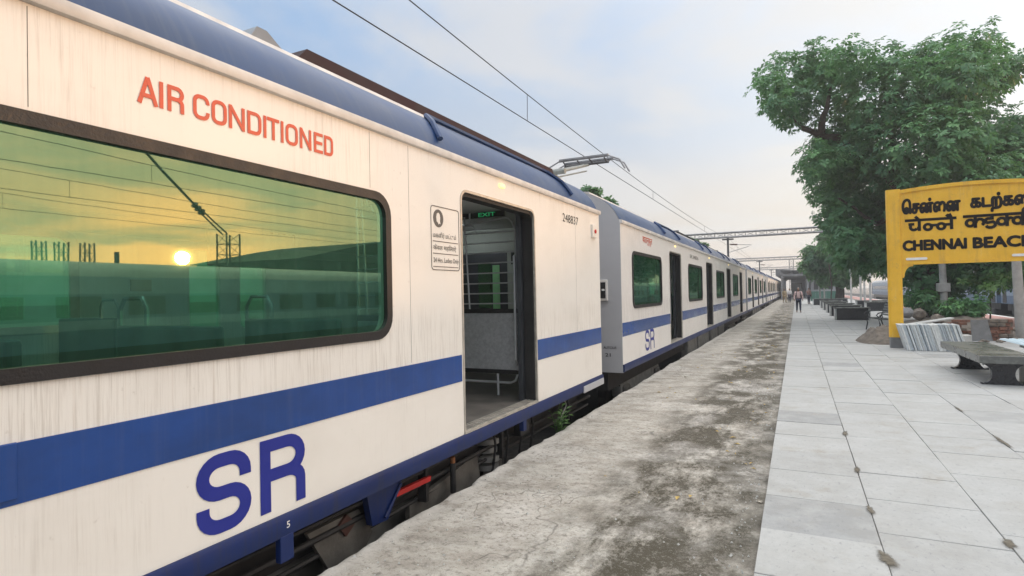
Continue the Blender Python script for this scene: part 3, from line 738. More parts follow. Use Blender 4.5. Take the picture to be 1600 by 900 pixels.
    m = MB().profile([(XS - .20, 2.38), (XS - .35, 2.46), (XC, 2.52), (XF + .35, 2.46), (XF + .20, 2.38)], Y(.06), Y(CAR_L - .06))
    m.box(XS - .2, XS - .088, Y(.06), Y(CAR_L - .06), 2.40, 2.59).build('ceiling', M_INCEIL, car)
    MB().box(XF + .088, XF + .10, Y(.06), Y(CAR_L - .06), 2.2, 2.5).build('cornice_panel', M_INWALL, car)
    for w0, w1 in WINS[3:]:
        for a, b in ((w0 - .1, w0 + 1.0), (w1 - .95, w1 + .15)):
            MB().tube([(-3.30, Y(a), 2.425), (-3.30, Y(b), 2.425)], .018, 6).build('lit_tube', M_TUBE, car)
    MB().tube([(-4.75, Y(CAR_L - .95), 2.40), (-4.35, Y(CAR_L - .95), 2.40)], .016, 6).build('lit_tube', M_TUBE, car)
    for s_ in (.12, CAR_L - .12):
        e = MB().box(XF + .1, XC - .55, Y(s_) - .015, Y(s_) + .015, ZD0, 2.5).box(XC + .55, XS - .1, Y(s_) - .015, Y(s_) + .015, ZD0, 2.5).box(XC - .55, XC + .55, Y(s_) - .015, Y(s_) + .015, 2.15, 2.5).build('end_partition', M_INWALL, car)
        MB().box(XC - .54, XC + .54, Y(s_) - .01, Y(s_) + .01, ZD0, 2.14).build('saloon_door', M_DOORLEAF, car)
        d = -.02 if s_ > 1 else .02
        MB().box(XC + .30, XC + .42, Y(s_) + d - .004, Y(s_) + d + .004, 1.25, 1.95).build('green_panel', M_GREENP, car)
        MB().box(XC + .05, XC + .28, Y(s_) + d - .004, Y(s_) + d + .004, 1.30, 1.98).build('door_pane', M_FARGLASS, car)
        MB().box(XC + .62, XC + 1.0, Y(s_) + d - .004, Y(s_) + d + .004, 1.95, 2.15).build('notice', M_DARK, car)
    for (w0, w1) in WINS:
        for yy in (w0 + .35, w0 + 1.25, w1 - .2):
            for (x0, x1) in ((XS - .25, XS - 1.15), (XF + .25, XF + 1.15)):
                m = MB().box(min(x0, x1), max(x0, x1), Y(yy) - .03, Y(yy) + .03, .80, 1.36, .02).box(min(x0, x1), max(x0, x1), Y(yy) - .45, Y(yy) - .03, .74, .80, .015)
                m.build('seat', M_SEAT, car)
                xa = x1 if abs(x1 - XC) < abs(x0 - XC) else x0
                sgn = 1 if xa > XC else -1
                MB().tube([(xa, Y(yy), .4), (xa, Y(yy), 1.45), (xa + sgn * .05, Y(yy), 1.52), (xa + sgn * .22, Y(yy), 1.52), (xa + sgn * .26, Y(yy), 1.46), (xa + sgn * .26, Y(yy), 1.36)], .014, 6).build('grab_rail', M_CHROME, car, smooth=True)
    # underframe and bogies
    MB().box(XF + .3, XS - .32, Y(.2), Y(CAR_L - .2), -.12, .22).build('underframe', M_DARK, car)
    for yb in (2.9, CAR_L - 3.9):
        for sx in (1, -1):
            xb = XC + sx * 1.45
            m = MB().box(xb - .09, xb + .09, Y(yb - 1.6), Y(yb + 1.6), -.42, -.17, .03).box(xb - .12, xb + .12, Y(yb - .32), Y(yb + .32), -.17, .16, .03)
            m.build('bogie_frame', M_GREYU, car)
            for d in (-1.3, 1.3):
                m = MB(); n = 22
                ringv = [(xb - sx * .16, Y(yb + d) + .46 * math.cos(2 * math.pi * k / n), -.41 + .46 * math.sin(2 * math.pi * k / n)) for k in range(n)]
                m.prism([(q[1], q[2]) for q in ringv], lambda u, v, w: (w, u, v), xb - sx * .16, xb - sx * .30)
                m.build('wheel', M_DARK, car)
                m = MB().box(xb - .13, xb + .14, Y(yb + d - .22), Y(yb + d + .22), -.58, -.22, .05).tube([(xb + sx * .12, Y(yb + d), -.40), (xb + sx * .20, Y(yb + d), -.40)], .13, 12)
                m.build('axle_box', M_GRIME, car, smooth=True)
                for e in (-.33, .33):
                    pts = [(xb + .07 * math.cos(t * 1.2), Y(yb + d + e) + .07 * math.sin(t * 1.2), -.20 + .022 * t) for t in range(15)]
                    MB().tube(pts, .017, 5).build('spring', M_GRIME, car, smooth=True)
    for a, b in ((7.4, 9.0), (9.3, 11.6), (12.2, 14.0), (14.4, 16.2)):
        MB().box(XS - .42, XS - .22, Y(a), Y(b), -.62, .14, .03).build('equipment_box', M_GREYU, car)
    return car
def flat_on_side(y0, z0, d0=0.0): return lambda u, v, w: (XS + d0 + w, y0 + u, z0 + v)
def letters(car, s, y, z, w, h, mat, bold=0.0, name='lettering', lab=None):
    vs, fs = text_geo(s, flat_on_side(y, z), w, h, bold); o = MB().add(vs, fs).build(name, mat, car, normals=False)
    if lab: o['label'] = lab
    return o
def sr(car, boxes, mat=None):
    for b in boxes:
        vs, fs = word_geo([b], .066 if car is near_car else .052, flat_on_side(0, 0)); MB().add(vs, fs).build('letter', mat or M_LETTER, car, normals=False)

CAR2_Y, PITCH = 8.99, 25.98
base_car = make_car(CAR2_Y, 'white train car with pantograph and first grey end wall, coupled ahead of the near car')
rest = [copy_tree(base_car) for k in range(1, 5)]
for k, c in enumerate(rest): c.location.y += PITCH * (k + 1); ORG[c.name] = Vector(c.location)
for c, lab in zip(rest, ('third white train car counted from the near one, far along the concrete strip', 'fourth white train car, small and far along the platform', 'fifth white train car from the near one, a sliver near the walkers', 'last white train car, tiny beside the distant canopy')): c['label'] = lab
near_car = make_car(CAR2_Y - PITCH - .08, 'large nearest train car with orange air conditioned lettering and wide green window')
for o in near_car.children:
    if o.name.startswith('side_wall'): o.data.materials[0] = M_WHITE
N0 = CAR2_Y - PITCH - .08
# lettering of the near car
def yx(px, z): return unpx(px, 450, 0, XS)
def side(px, py): p = unpx(px, py, 0, XS); return p.y, p.z
def near_details():
    car = near_car
    S0, S1 = side(306, 780)[0], side(392, 760)[0]; R0, R1 = side(406, 740)[0], side(476, 720)[0]
    sr(car, [('S', S0, S1, .385, .765), ('R', R0, R1, .385, .765)])
    px = [('A', 214, 246), ('I', 249, 254), ('R', 261, 287), ('C', 301, 327), ('O', 330, 354), ('N', 357, 382), ('D', 386, 408), ('I', 411, 416), ('T', 417, 436), ('I', 438, 443), ('O', 446, 465), ('N', 468, 486), ('E', 490, 504), ('D', 506, 520)]
    items = []
    for ch, a, b in px:
        y0, y1 = side(a, 140 + (a - 214) * .29)[0], side(b, 140 + (b - 214) * .29)[0]
        if ch == 'I': c = (y0 + y1) / 2; y0, y1 = c - .02, c + .02
        items.append((ch, y0, y1, 2.352, 2.470))
    vs, fs = word_geo(items, .0185, flat_on_side(0, 0)); MB().add(vs, fs).build('lettering', M_ORANGE, car, normals=False)
    a, b = side(879, 345), side(903, 350); letters(car, '248837', a[0], 2.365, b[0] - a[0], .10, M_BLACKTXT, -.004)
    letters(car, '5', side(443, 826)[0], .272, .022, .036, M_WHITEP, .01).location.x += .022
    # notice
    y0, y1, z0, z1 = 3.675, 4.085, 1.70, 2.20
    vs, fs = filled([rrect(y0, y1, z0, z1, .03), rrect(y0 + .006, y1 - .006, z0 + .006, z1 - .006, .025)], .002, flat_on_side(0, 0, .001)); n = MB().add(vs, fs).build('notice', M_GREYTXT, car)
    for z in (1.925, 1.83, 1.728): MB().box(XS, XS + .002, y0 + .025, y1 - .02, z - .003, z + .003).build('rule', M_GREYTXT, n)
    n_ = 28; c = (y0 + .105, 2.105); rr = [(c[0] + .07 * math.cos(2 * math.pi * k / n_), c[1] + .07 * math.sin(2 * math.pi * k / n_)) for k in range(n_)]
    head = [(c[0] - .030, c[1] + .008), (c[0] - .022, c[1] + .036), (c[0] + .002, c[1] + .048), (c[0] + .024, c[1] + .034), (c[0] + .030, c[1] + .006), (c[0] + .026, c[1] - .02), (c[0] + .034, c[1] - .044), (c[0] + .012, c[1] - .040), (c[0] + .006, c[1] - .052), (c[0] - .008, c[1] - .034), (c[0] - .024, c[1] - .026)]
    vs, fs = filled([rr, head], .002, flat_on_side(0, 0)); MB().add(vs, fs).build('emblem', M_GREYTXT, n)
    for s, z, h in (('மகளிர் மட்டும்', 1.945, .052), ('केवल महिलाऐ', 1.85, .052), ('24 Hrs .Ladies Only', 1.748, .05)):
        vs, fs = text_geo(s, flat_on_side(y0 + .028, z), y1 - y0 - (.08 if z > 1.8 else .045), h, .004); MB().add(vs, fs).build('lettering', M_GREYTXT, n, normals=False)
    # tail lamp, blue hatch, number plate
    yl, zl = side(926, 362)
    b = MB().box(XS - .001, XS + .035, yl - .075, yl + .085, zl - .085, zl + .095, .008).build('tail_lamp', M_WHITE, car)
    MB().tube([(XS + .03, yl, zl), (XS + .05, yl, zl)], .028, 10).build('lens', M_RED, b)
    MB().box(XS + .0045, XS + .016, .55, 1.053, .812, 1.012, .004).build('hatch', M_BLUE, car)
    MB().box(XS + .02, XS + .034, 7.02, 7.86, .215, .30, .004).build('plate', M_GREYEND, car)
    # panel seams
    for s, z0 in ((1.10, 2.22), (3.40, 1.02), (2.98, 2.22), (6.9, 1.02)):
        MB().box(XS - .001, XS + .0008, s, s + .0025, z0, 2.59).build('seam', M_GREYTXT, car)
    # roof equipment
    MB().prism([(2.96, 3.17), (3.10, 3.318), (7.80, 3.318), (7.90, 3.17)], lambda u, v, w: (w, u, v), -3.16, -5.7).build('cooling_unit', M_MAROON, car)
    m = MB()
    for k in range(60): m.box(-3.22, -5.6, 3.2 + .076 * k, 3.2 + .076 * k + .04, 3.317, 3.333)
    m.build('cooling_fins', M_STEELD, car, kind='stuff')
    v = MB().prism([(2.58, 3.14), (2.70, 3.33), (2.78, 3.33), (2.99, 3.20), (2.99, 3.14)], lambda u, v, w: (w, u, v), -3.2, -4.9).build('roof_vent', M_VENT, car)
    MB().box(-3.198, -3.19, 2.80, 2.97, 3.16, 3.20).build('mesh', M_DARK, v)
    # indicator, number in the saloon
    MB().box(-3.5, -2.95, 5.80, 5.815, 2.39, 2.455).build('indicator', M_DARK, car)
    vs, fs = text_geo('EXIT', lambda u, v, w: (-3.28 + u, 5.795, 2.40 + v), .22, .045, .01); MB().add(vs, fs).build('lettering', M_LEDG, car, normals=False)
    p = unpx(424, 422, 0, XF + .11); q = unpx(462, 408, 0, XF + .11)
    vs, fs = text_geo('121', lambda u, v, w: (XF + .103, p.y + u, 2.24 + v), q.y - p.y, .17, .01); MB().add(vs, fs).build('lettering', M_BLACKTXT, car, normals=False)
    for px0, py0, px1, py1, nm, mt in ((205, 455, 237, 437, 'notice_plate', M_TAN), (325, 415, 460, 369, 'light_panel', M_PALEPANEL)):
        a, b = unpx(px0, py0, 0, XF + .13), unpx(px1, py1, 0, XF + .13)
        MB().box(XF + .11, XF + .13, a.y, b.y, a.z, b.z, .004).build(nm, mt, car)
    # under the sill: bracket, red bar, dampers, pipes, plates
    xb = -2.60
    def P2(px, py, X=xb): p = unpx(px, py, 0, X); return (p.y, p.z)
    m = MB().prism([P2(573, 772), P2(628, 752), P2(606, 812), P2(582, 822)], lambda u, v, w: (w, u, v), xb, xb - .05); m.tube([(xb + .01, *P2(625, 755)), (xb + .01, *P2(600, 808))], .012, 6).build('bracket', M_SILL, car)
    MB().prism([P2(622, 770), P2(677, 744), P2(676, 752), P2(624, 777)], lambda u, v, w: (w, u, v), xb - .02, xb - .05).build('red_bar', M_RED, car)
    y_, z_ = P2(715, 715); MB().tube([(xb - .05, y_, z_), (xb - .05, y_, z_ - .05)], .022, 10).build('damper_cap', M_RUSTOR, car)
    MB().tube([(xb - .05, y_, z_ - .05), (xb - .05, y_, z_ - .30)], .026, 10).build('damper', M_DARK, car, smooth=True)
    MB().prism([P2(640, 790, -2.72), P2(700, 745, -2.72), P2(745, 708, -2.72), P2(750, 745, -2.72), P2(720, 800, -2.72), P2(640, 850, -2.72)], lambda u, v, w: (w, u, v), -2.72, -2.76).build('apron_plate', M_GRIME, car)
    MB().prism([P2(480, 835, -2.70), P2(560, 795, -2.70), P2(582, 830, -2.70), P2(552, 900, -2.70), P2(520, 900, -2.70)], lambda u, v, w: (w, u, v), -2.70, -2.73).build('gusset_plate', M_GRIME, car)
    c = P2(540, 818, -2.695); MB().prism([(c[0] - .08, c[1] + .01), (c[0], c[1] + .06), (c[0] + .08, c[1] - .02), (c[0] - .01, c[1] - .08)], lambda u, v, w: (w, u, v), -2.68, -2.70).build('hazard_plate', M_RUSTD, car)
    y_, z_ = side(445, 855); MB().box(XS - .02, XS + .02, y_ - .045, y_ + .045, z_ - .07, .235, .004).build('jacking_pad', M_SILL, car)
    y_, z_ = side(818, 668); MB().box(XS - .03, XS + .018, y_ - .035, y_ + .035, z_ - .03, .235, .004).build('jacking_pad', M_SILL, car)
    for px in (770, 790, 812, 830): 
        y_, z_ = P2(px, 690, -2.66); MB().tube([(-2.66, y_, .2), (-2.64, y_ + .02, .05), (-2.68, y_ + .05, -.12), (-2.72, y_ + .03, -.4)], .012, 6).build('hose', M_DARK, car, smooth=True)
    y_, z_ = P2(772, 700, -2.72)
    m = MB()
    for k in range(5): m.tube([(-2.82, y_, -.22 + .085 * k), (-2.82, y_, -.17 + .085 * k)], .15 if k % 2 else .13, 16)
    m.build('air_spring', M_GREYU, car, smooth=True)
    for x, z, r, mt in ((-2.66, .13, .014, M_DARK), (-2.69, .02, .020, M_DARK), (-2.72, -.10, .016, M_DARK)):
        MB().tube([(x, 1.2, z), (x, 3.0, z - .01), (x - .03, 5.0, z), (x, 7.85, z + .01)], r, 7).build('pipe', mt, car, smooth=True)
    for y in (3.75, 5.05, 6.9): MB().box(-2.72, -2.64, y, y + .04, -.12, .215, .004).build('pipe_bracket', M_DARK, car)
    MB().box(-2.68, -2.60, 5.4, 5.62, .02, .20, .01).build('equipment_box', M_DARK, car)
    y_, z_ = P2(880, 640, -2.62)
    pts = [(-2.6, y_ - .05 + .10 * math.sin(t * .5), .20 - .025 * t) for t in range(11)]; MB().tube(pts, .008, 5).build('hose', M_GREYU, car)
near_details()
def car2_details():
    car = base_car
    a, b = side(1008, 520), side(1014.5, 520); c, d = side(1015.8, 520), side(1022, 520)
    sr(car, [('S', a[0], b[0], .36 + .05, .79), ('R', c[0], d[0], .36 + .05, .79)], M_LETTER)
    y0, y1 = side(1004, 384)[0], side(1019, 388)[0]; letters(car, 'वातानुकूल', y0, 2.36, y1 - y0, .15, M_ORANGE, .012)
    y0, y1 = side(1078, 405)[0], side(1091, 409)[0]; letters(car, 'SR 248836', y0, 2.36, y1 - y0, .10, M_GREYTXT, .004)
    yE = CAR2_Y - .007
    p, q = unpx(943, 545, 1, yE), unpx(963, 538, 1, yE); vs, fs = text_geo('AUTCIUS', lambda u, v, w: (p.x + u, yE - w, p.z + v), q.x - p.x, .04, .012); MB().add(vs, fs).build('lettering', M_BLACKTXT, car, normals=False)
    p, q = unpx(946, 557, 1, yE), unpx(954, 549, 1, yE); vs, fs = text_geo('21', lambda u, v, w: (p.x + u, yE - w, p.z + v), q.x - p.x, .055, .012); MB().add(vs, fs).build('lettering', M_BLACKTXT, car, normals=False)
    p, q = unpx(937, 470, 1, yE), unpx(950, 437, 1, yE)
    s = MB().box(p.x, q.x, yE - .05, yE, p.z, q.z, .01).build('socket_box', M_WHITE2, car)
    MB().box(p.x + .005, q.x - .03, yE - .055, yE - .048, p.z + .04, q.z - .04).build('socket', M_DARK, s)
    MB().box(q.x - .09, q.x - .045, yE - .062, yE - .052, (p.z + q.z) / 2 - .01, (p.z + q.z) / 2 + .02).build('clip', M_WHITEP, s)
    # raised pantograph on the roof
    pg = MB(); X, Yp = XC + .05, 13.0
    for sx in (-.55, .55): pg.tube([(X + sx, Yp - 2.0, 3.42), (X + sx, Yp + .9, 3.42)], .05, 8)
    for y in (-2.0, -.6, .9): pg.tube([(X - .55, Yp + y, 3.42), (X + .55, Yp + y, 3.42)], .045, 8)
    p = pg.build('pantograph', M_PANTO, car, smooth=True)
    for sx in (-.55, .55):
        for y in (-1.9, .8):
            m = MB()
            for k in range(4): m.tube([(X + sx, Yp + y, 3.2 + .05 * k), (X + sx, Yp + y, 3.23 + .05 * k)], .09 if k % 2 else .06, 10)
            m.build('insulator', M_PORC, p)
    kn = (X, Yp - 2.2, 3.95); hd = (X, Yp, 4.52)
    MB().tube([(X, Yp + .6, 3.5), kn], [.055, .04], 10).tube([(X + .12, Yp + .5, 3.5), (X + .09, Yp - 2.1, 3.85)], .02, 6).build('lower_arm', M_PANTO, p, smooth=True)
    MB().tube([(X - .22, kn[1], kn[2]), (X - .05, hd[1], hd[2])], .03, 8).tube([(X + .22, kn[1], kn[2]), (X + .05, hd[1], hd[2])], .03, 8).tube([(X - .3, kn[1], kn[2]), (X + .3, kn[1], kn[2])], .06, 10).tube([(X, kn[1], kn[2] - .12), (X, hd[1], hd[2] - .14)], .018, 6).build('upper_arm', M_PANTO, p, smooth=True)
    for dy in (-.2, .2):
        MB().tube([(X - .98, Yp + dy, 4.34), (X - .86, Yp + dy, 4.52), (X - .62, Yp + dy, 4.63), (X + .62, Yp + dy, 4.63), (X + .86, Yp + dy, 4.52), (X + .98, Yp + dy, 4.30)], .02, 8).box(X - .6, X + .6, Yp + dy - .03, Yp + dy + .03, 4.645, 4.68).build('pan_strip', M_STEEL, p, smooth=True)
    m = MB()
    for sx in (-.5, -.15, .15, .5): m.tube([(X + sx, Yp - .2, 4.61), (X + sx, Yp, 4.54), (X + sx, Yp + .2, 4.61)], .018, 6)
    m.tube([(X - .55, Yp, 4.54), (X + .55, Yp, 4.54)], .03, 8).build('head_frame', M_STEELD, p, smooth=True)
    for y0, y1, h in ((19.5, 24.0, .30), (26, 30, .26)):
        MB().box(-3.5, -5.4, y0, y1, 3.16, 3.16 + h, .05).build('cooling_unit', M_STEELD, car)
car2_details()

# the plant growing out of the platform edge
def plant():
    p = thing('wild_plant', 'small leafy green plant growing from the concrete edge beside the train door', 'plant', (-2.50, 6.15, -.15))
    rg = random.Random(4); st = MB(); vs, fs, tint = [], [], []
    for k in range(9):
        a = rg.uniform(0, 6.28); l = rg.uniform(.14, .30); tip = Vector((-2.50 + .10 * math.cos(a) + .03, 6.15 + .2 * math.sin(a), -.15 + l + .08)); b = Vector((-2.50, 6.15, -.15))
        st.tube([b, b.lerp(tip, .5) + Vector((0, 0, .04)), tip], [.006, .004, .003], 5)
        for j in range(6):
            q = b.lerp(tip, .35 + .13 * j); aa = a + j * 2.4; d = Vector((math.cos(aa) * .8, math.sin(aa), rg.uniform(-.1, .5))).normalized(); L = rg.uniform(.06, .11); sd = d.cross(Vector((0, 0, 1))).normalized() * L * .2
            o = len(vs); up = Vector((0, 0, .012))
            vs += [q, q + d * L * .45 + sd + up, q + d * L, q + d * L * .45 - sd + up]; fs += [(o, o + 1, o + 2, o + 3)]; tint += [rg.random()] * 4
    st.build('stem', M_PLANT, p)
    o = MB().add(vs, fs).build('leaf_spray', M_PLANT, p, normals=False); at = o.data.attributes.new('tint', 'FLOAT', 'POINT'); at.data.foreach_set('value', tint)
plant()

# ------------------------------------------------------------------ overhead line
def cat_z(y):                                    # messenger wire hangs between the portals
    if y < 45: return 4.95 + .00095 * (y - 26) ** 2
    u = (y - 45) / 40; u -= math.floor(u); return 4.96 + .34 * (2 * u - 1) ** 2
def line(xc, lab, lab2, grp):
    ys = [-12 + 1.5 * k for k in range(90)]
    o = MB().tube([(xc, y, 4.70 + .004 * math.sin(y * .2)) for y in ys], .0085, 5).build('contact_wire', M_WIRE); tag(o, lab, 'wire', grp)
    o = MB().tube([(xc, y, cat_z(y)) for y in ys], .0085, 5).build('messenger_wire', M_WIRE); tag(o, lab2, 'wire', grp)
    for i, y in enumerate((1.5, 9.68, 20.07, 32.5, 52, 65, 78)):
        MB().tube([(xc, y, 4.70), (xc + .01, y, cat_z(y))], .006, 4).build('dropper', M_WIRE, o)
line(-4.4, 'lower overhead wire touching the pantograph above the near train', 'upper overhead wire hanging with droppers above the near train', 'overhead wires')
for xc, nm in ((10.6, 'empty track behind the yellow sign'), (14.6, 'track of the blue coaches'), (18.6, 'track beyond the blue coaches')):
    line(xc, 'lower overhead wire above the ' + nm, 'upper overhead wire above the ' + nm, 'overhead wires')
def lattice(m, p, q, w, n, r=.025):
    """square braced girder from p to q"""
    p, q = Vector(p), Vector(q); t = (q - p).normalized(); a = t.cross(Vector((0, 1, 0))); a = a.normalized() if a.length > .1 else Vector((1, 0, 0)); b = t.cross(a).normalized()
    cs = [(a * s1 + b * s2) * w / 2 for s1, s2 in ((1, 1), (1, -1), (-1, -1), (-1, 1))]
    for c in cs: m.tube([p + c, q + c], r * 2.4, 4)
    for k in range(n):
        u, v = p.lerp(q, k / n), p.lerp(q, (k + 1) / n)
        for i in range(4):
            c, d = cs[i], cs[(i + 1) % 4]
            m.tube([u + c, v + d] if k % 2 else [u + d, v + c], r * .7, 4, False); m.tube([u + c, u + d], r * .7, 4, False)
def portal(Y, z, x0, x1, lab, posts, bw):
    g = thing('line_portal', lab, 'gantry', (x0, Y, -1.0), 'overhead line portals')
    m = MB(); lattice(m, (x0, Y, z), (x1, Y, z), bw, int((x1 - x0) / .7)); m.build('boom', M_STEEL, g)
    for x in (x0, x1):
        m = MB(); lattice(m, (x, Y, -1.0), (x, Y, z + .3), .5, 10); m.build('mast', M_STEEL, g)
    for x in posts:
        MB().box(x - .07, x + .07, Y - .07, Y + .07, 3.9, z - .1).box(x - .4, x + .4, Y - .05, Y + .05, z - .38, z - .28).build('drop_post', M_STEELD, g)
        for zz, L in ((4.85, 1.6), (4.25, 1.4)):
            MB().tube([(x, Y, zz), (x + L, Y, zz - .12 + .5 * (zz < 4.5))], .022, 6).build('cantilever_arm', M_STEEL, g)
        MB().tube([(x + .15, Y, 4.84), (x + .65, Y, 4.81)], .055, 8).build('insulator', M_PORC, g)
portal(45, 5.55, -8.2, 20.8, 'nearer lattice gantry spanning the tracks above the second train car', (-4.46, 8.9), .34)
portal(85, 5.6, -8.6, 20.8, 'farther lattice gantry spanning the tracks below the nearer one', (-4.46, 8.9), .34)
portal(125, 5.6, -8.6, 20.8, 'most distant lattice gantry over the tracks near the canopy', (-4.46,), .42)
# stay mast and line furniture beyond the blue coaches (mirrored in the big window)
a = thing('anchor_mast', 'lattice anchor mast with inclined stay mirrored in the big green window', 'mast', (16.6, 16.6, -1.0))
m = MB(); lattice(m, (16.6, 16.6, -1.0), (16.6, 16.6, 4.3), .62, 12, .018); m.build('mast', M_STEELD, a)
def mirrored(px, py, x):
    v = Vector((px - 800, py - 450, 900)); r = Vector([sum(CR[i][k] * v[k] for k in range(3)) for i in range(3)])
    t = (5.0 + x) / abs(r.x); return Vector((x, r.y * t, 1.5 + r.z * t))
q0, q1, q2 = mirrored(352, 366, 16.5), mirrored(312, 328, 16.4), mirrored(200, 208, 16.0)
dq = Vector((0, .10, .04))
MB().tube([q0 + dq, q1 + dq * .6], .032, 6).tube([q0 - dq, q1 - dq * .6], .032, 6).tube([q1, q2], .05, 6).build('stay', M_STEELD, a)
m = MB(); dd = (q2 - q1).normalized()
for k in range(6): m.tube([q1 + dd * (.1 * k - .25), q1 + dd * (.1 * k - .2)], .15 if k % 2 else .09, 8)
m.build('insulator', M_PORC, a)

# ------------------------------------------------------------------ the blue train on the right-hand track
def blue_coach(y0, L, label):
    xw, xe = 13.15, 16.05
    c = thing('blue_coach', label, 'train car', (14.6, y0, -.95), 'blue coaches on the far track')
    Y0, Y1 = y0 + .25, y0 + L - .25; xm = (xw + xe) / 2
    for nm, z0, z1, mt in (('lower_body', .15, 1.05, M_COACH[1]), ('window_band', 1.05, 1.75, M_COACH[1]), ('upper_body', 1.75, 2.25, M_COACH[0])):
        MB().box(xw, xe, Y0, Y1, z0, z1).build(nm, mt, c)
    MB().box(xw - .004, xe + .004, Y0, Y1, .72, 1.0).build('stripe', M_COACH[0], c)
    pr = [(xw + .02, 2.25)] + [(xm - 1.43 * math.cos(R(180 * k / 12)), 2.25 + .50 * math.sin(R(180 * k / 12)) ** .8) for k in range(13)] + [(xe - .02, 2.25)]
    MB().profile(pr[1:-1], Y0, Y1, True).build('roof', M_COACH[3], c, smooth=True)
    n = int((L - 4) / 1.9)
    for k in range(n):
        y = y0 + 2.4 + 1.9 * k
        w = MB().box(xw - .006, xw + .02, y, y + 1.15, 1.10, 1.68).build('window', M_COACHGLASS, c)
    for y in (y0 + .6, y0 + L - 1.5): MB().box(xw - .008, xw + .02, y, y + .85, .2, 2.1).build('door', M_COACH[2], c)
    MB().box(xw + .3, xe - .3, Y0 + .3, Y1 - .3, -.35, .15).build('underframe', M_COACH[2], c)
    for y in (y0 + 3.2, y0 + L - 3.2):
        MB().box(xw + .2, xe - .2, y - 1.5, y + 1.5, -.75, -.3, .08).build('bogie', M_COACH[2], c)
        for d in (-1.1, 1.1): MB().tube([(xw + .35, y + d, -.44), (xw + .5, y + d, -.44)], .42, 14).build('wheel', M_COACH[2], c)
    return c
for k, lab in enumerate(('blue coach seen in the window reflection, nearest on the far track', 'blue coach partly hidden behind the pole and tree leaves at the sign', 'blue coach behind the yellow post under the tree', 'blue coach with pale roof beyond the row of black benches', 'farthest blue coach beside the second tree', 'blue coach at the tail, mirrored in the second car window')):
    blue_coach(-26 + 26.5 * k if k < 5 else 106.5, 26, lab)
def shed(name, x0, x1, y0, y1, zw, zr, lab, wall, roof):
    s = thing(name, lab, 'building', (x0, y0, -1.0))
    MB().box(x0, x1, y0, y1, -1.0, zw).build('wall', wall, s)
    MB().prism([(y0 - .6, zw), (y0 + (y1 - y0) * .25, zr), (y1 - (y1 - y0) * .1, zr), (y1 + .6, zw)], lambda u, v, w: (w, u, v), x0 - .6, x1 + .6).build('roof', roof, s)
    n = int((y1 - y0) / 4)
    for k in range(n): MB().box(x0 - .03, x0 + .02, y0 + 1.5 + 4 * k, y0 + 3.4 + 4 * k, .6, zw - 1.0).build('window', M_COACHGLASS, s)
shed('goods_shed', 30, 42, 33, 70, 4.6, 6.6, 'dark green goods shed mirrored at the right end of the big window', M_SHEDGREEN, M_SHEDGREEN)
for (px, py), lab in zip(((61, 376), (97, 378), (137, 380)), ('leftmost of three dark lattice masts mirrored in the big window', 'middle of three dark lattice masts mirrored in the big window', 'third dark lattice mast mirrored in the big window, nearest the sun')):
    q = mirrored(px, py, 34.0); g = MB(); lattice(g, (q.x, q.y, -1), q, .5, 10, .022); tag(g.build('lattice_mast', M_STEELD), lab, 'mast', 'lattice masts beyond the far tracks')
q = mirrored(183, 394, 19.9); tag(MB().tube([(q.x, q.y, -1), q], .10, 8).build('signal_post', M_STEELD), 'plain dark post mirrored left of the sun in the big window', 'post')

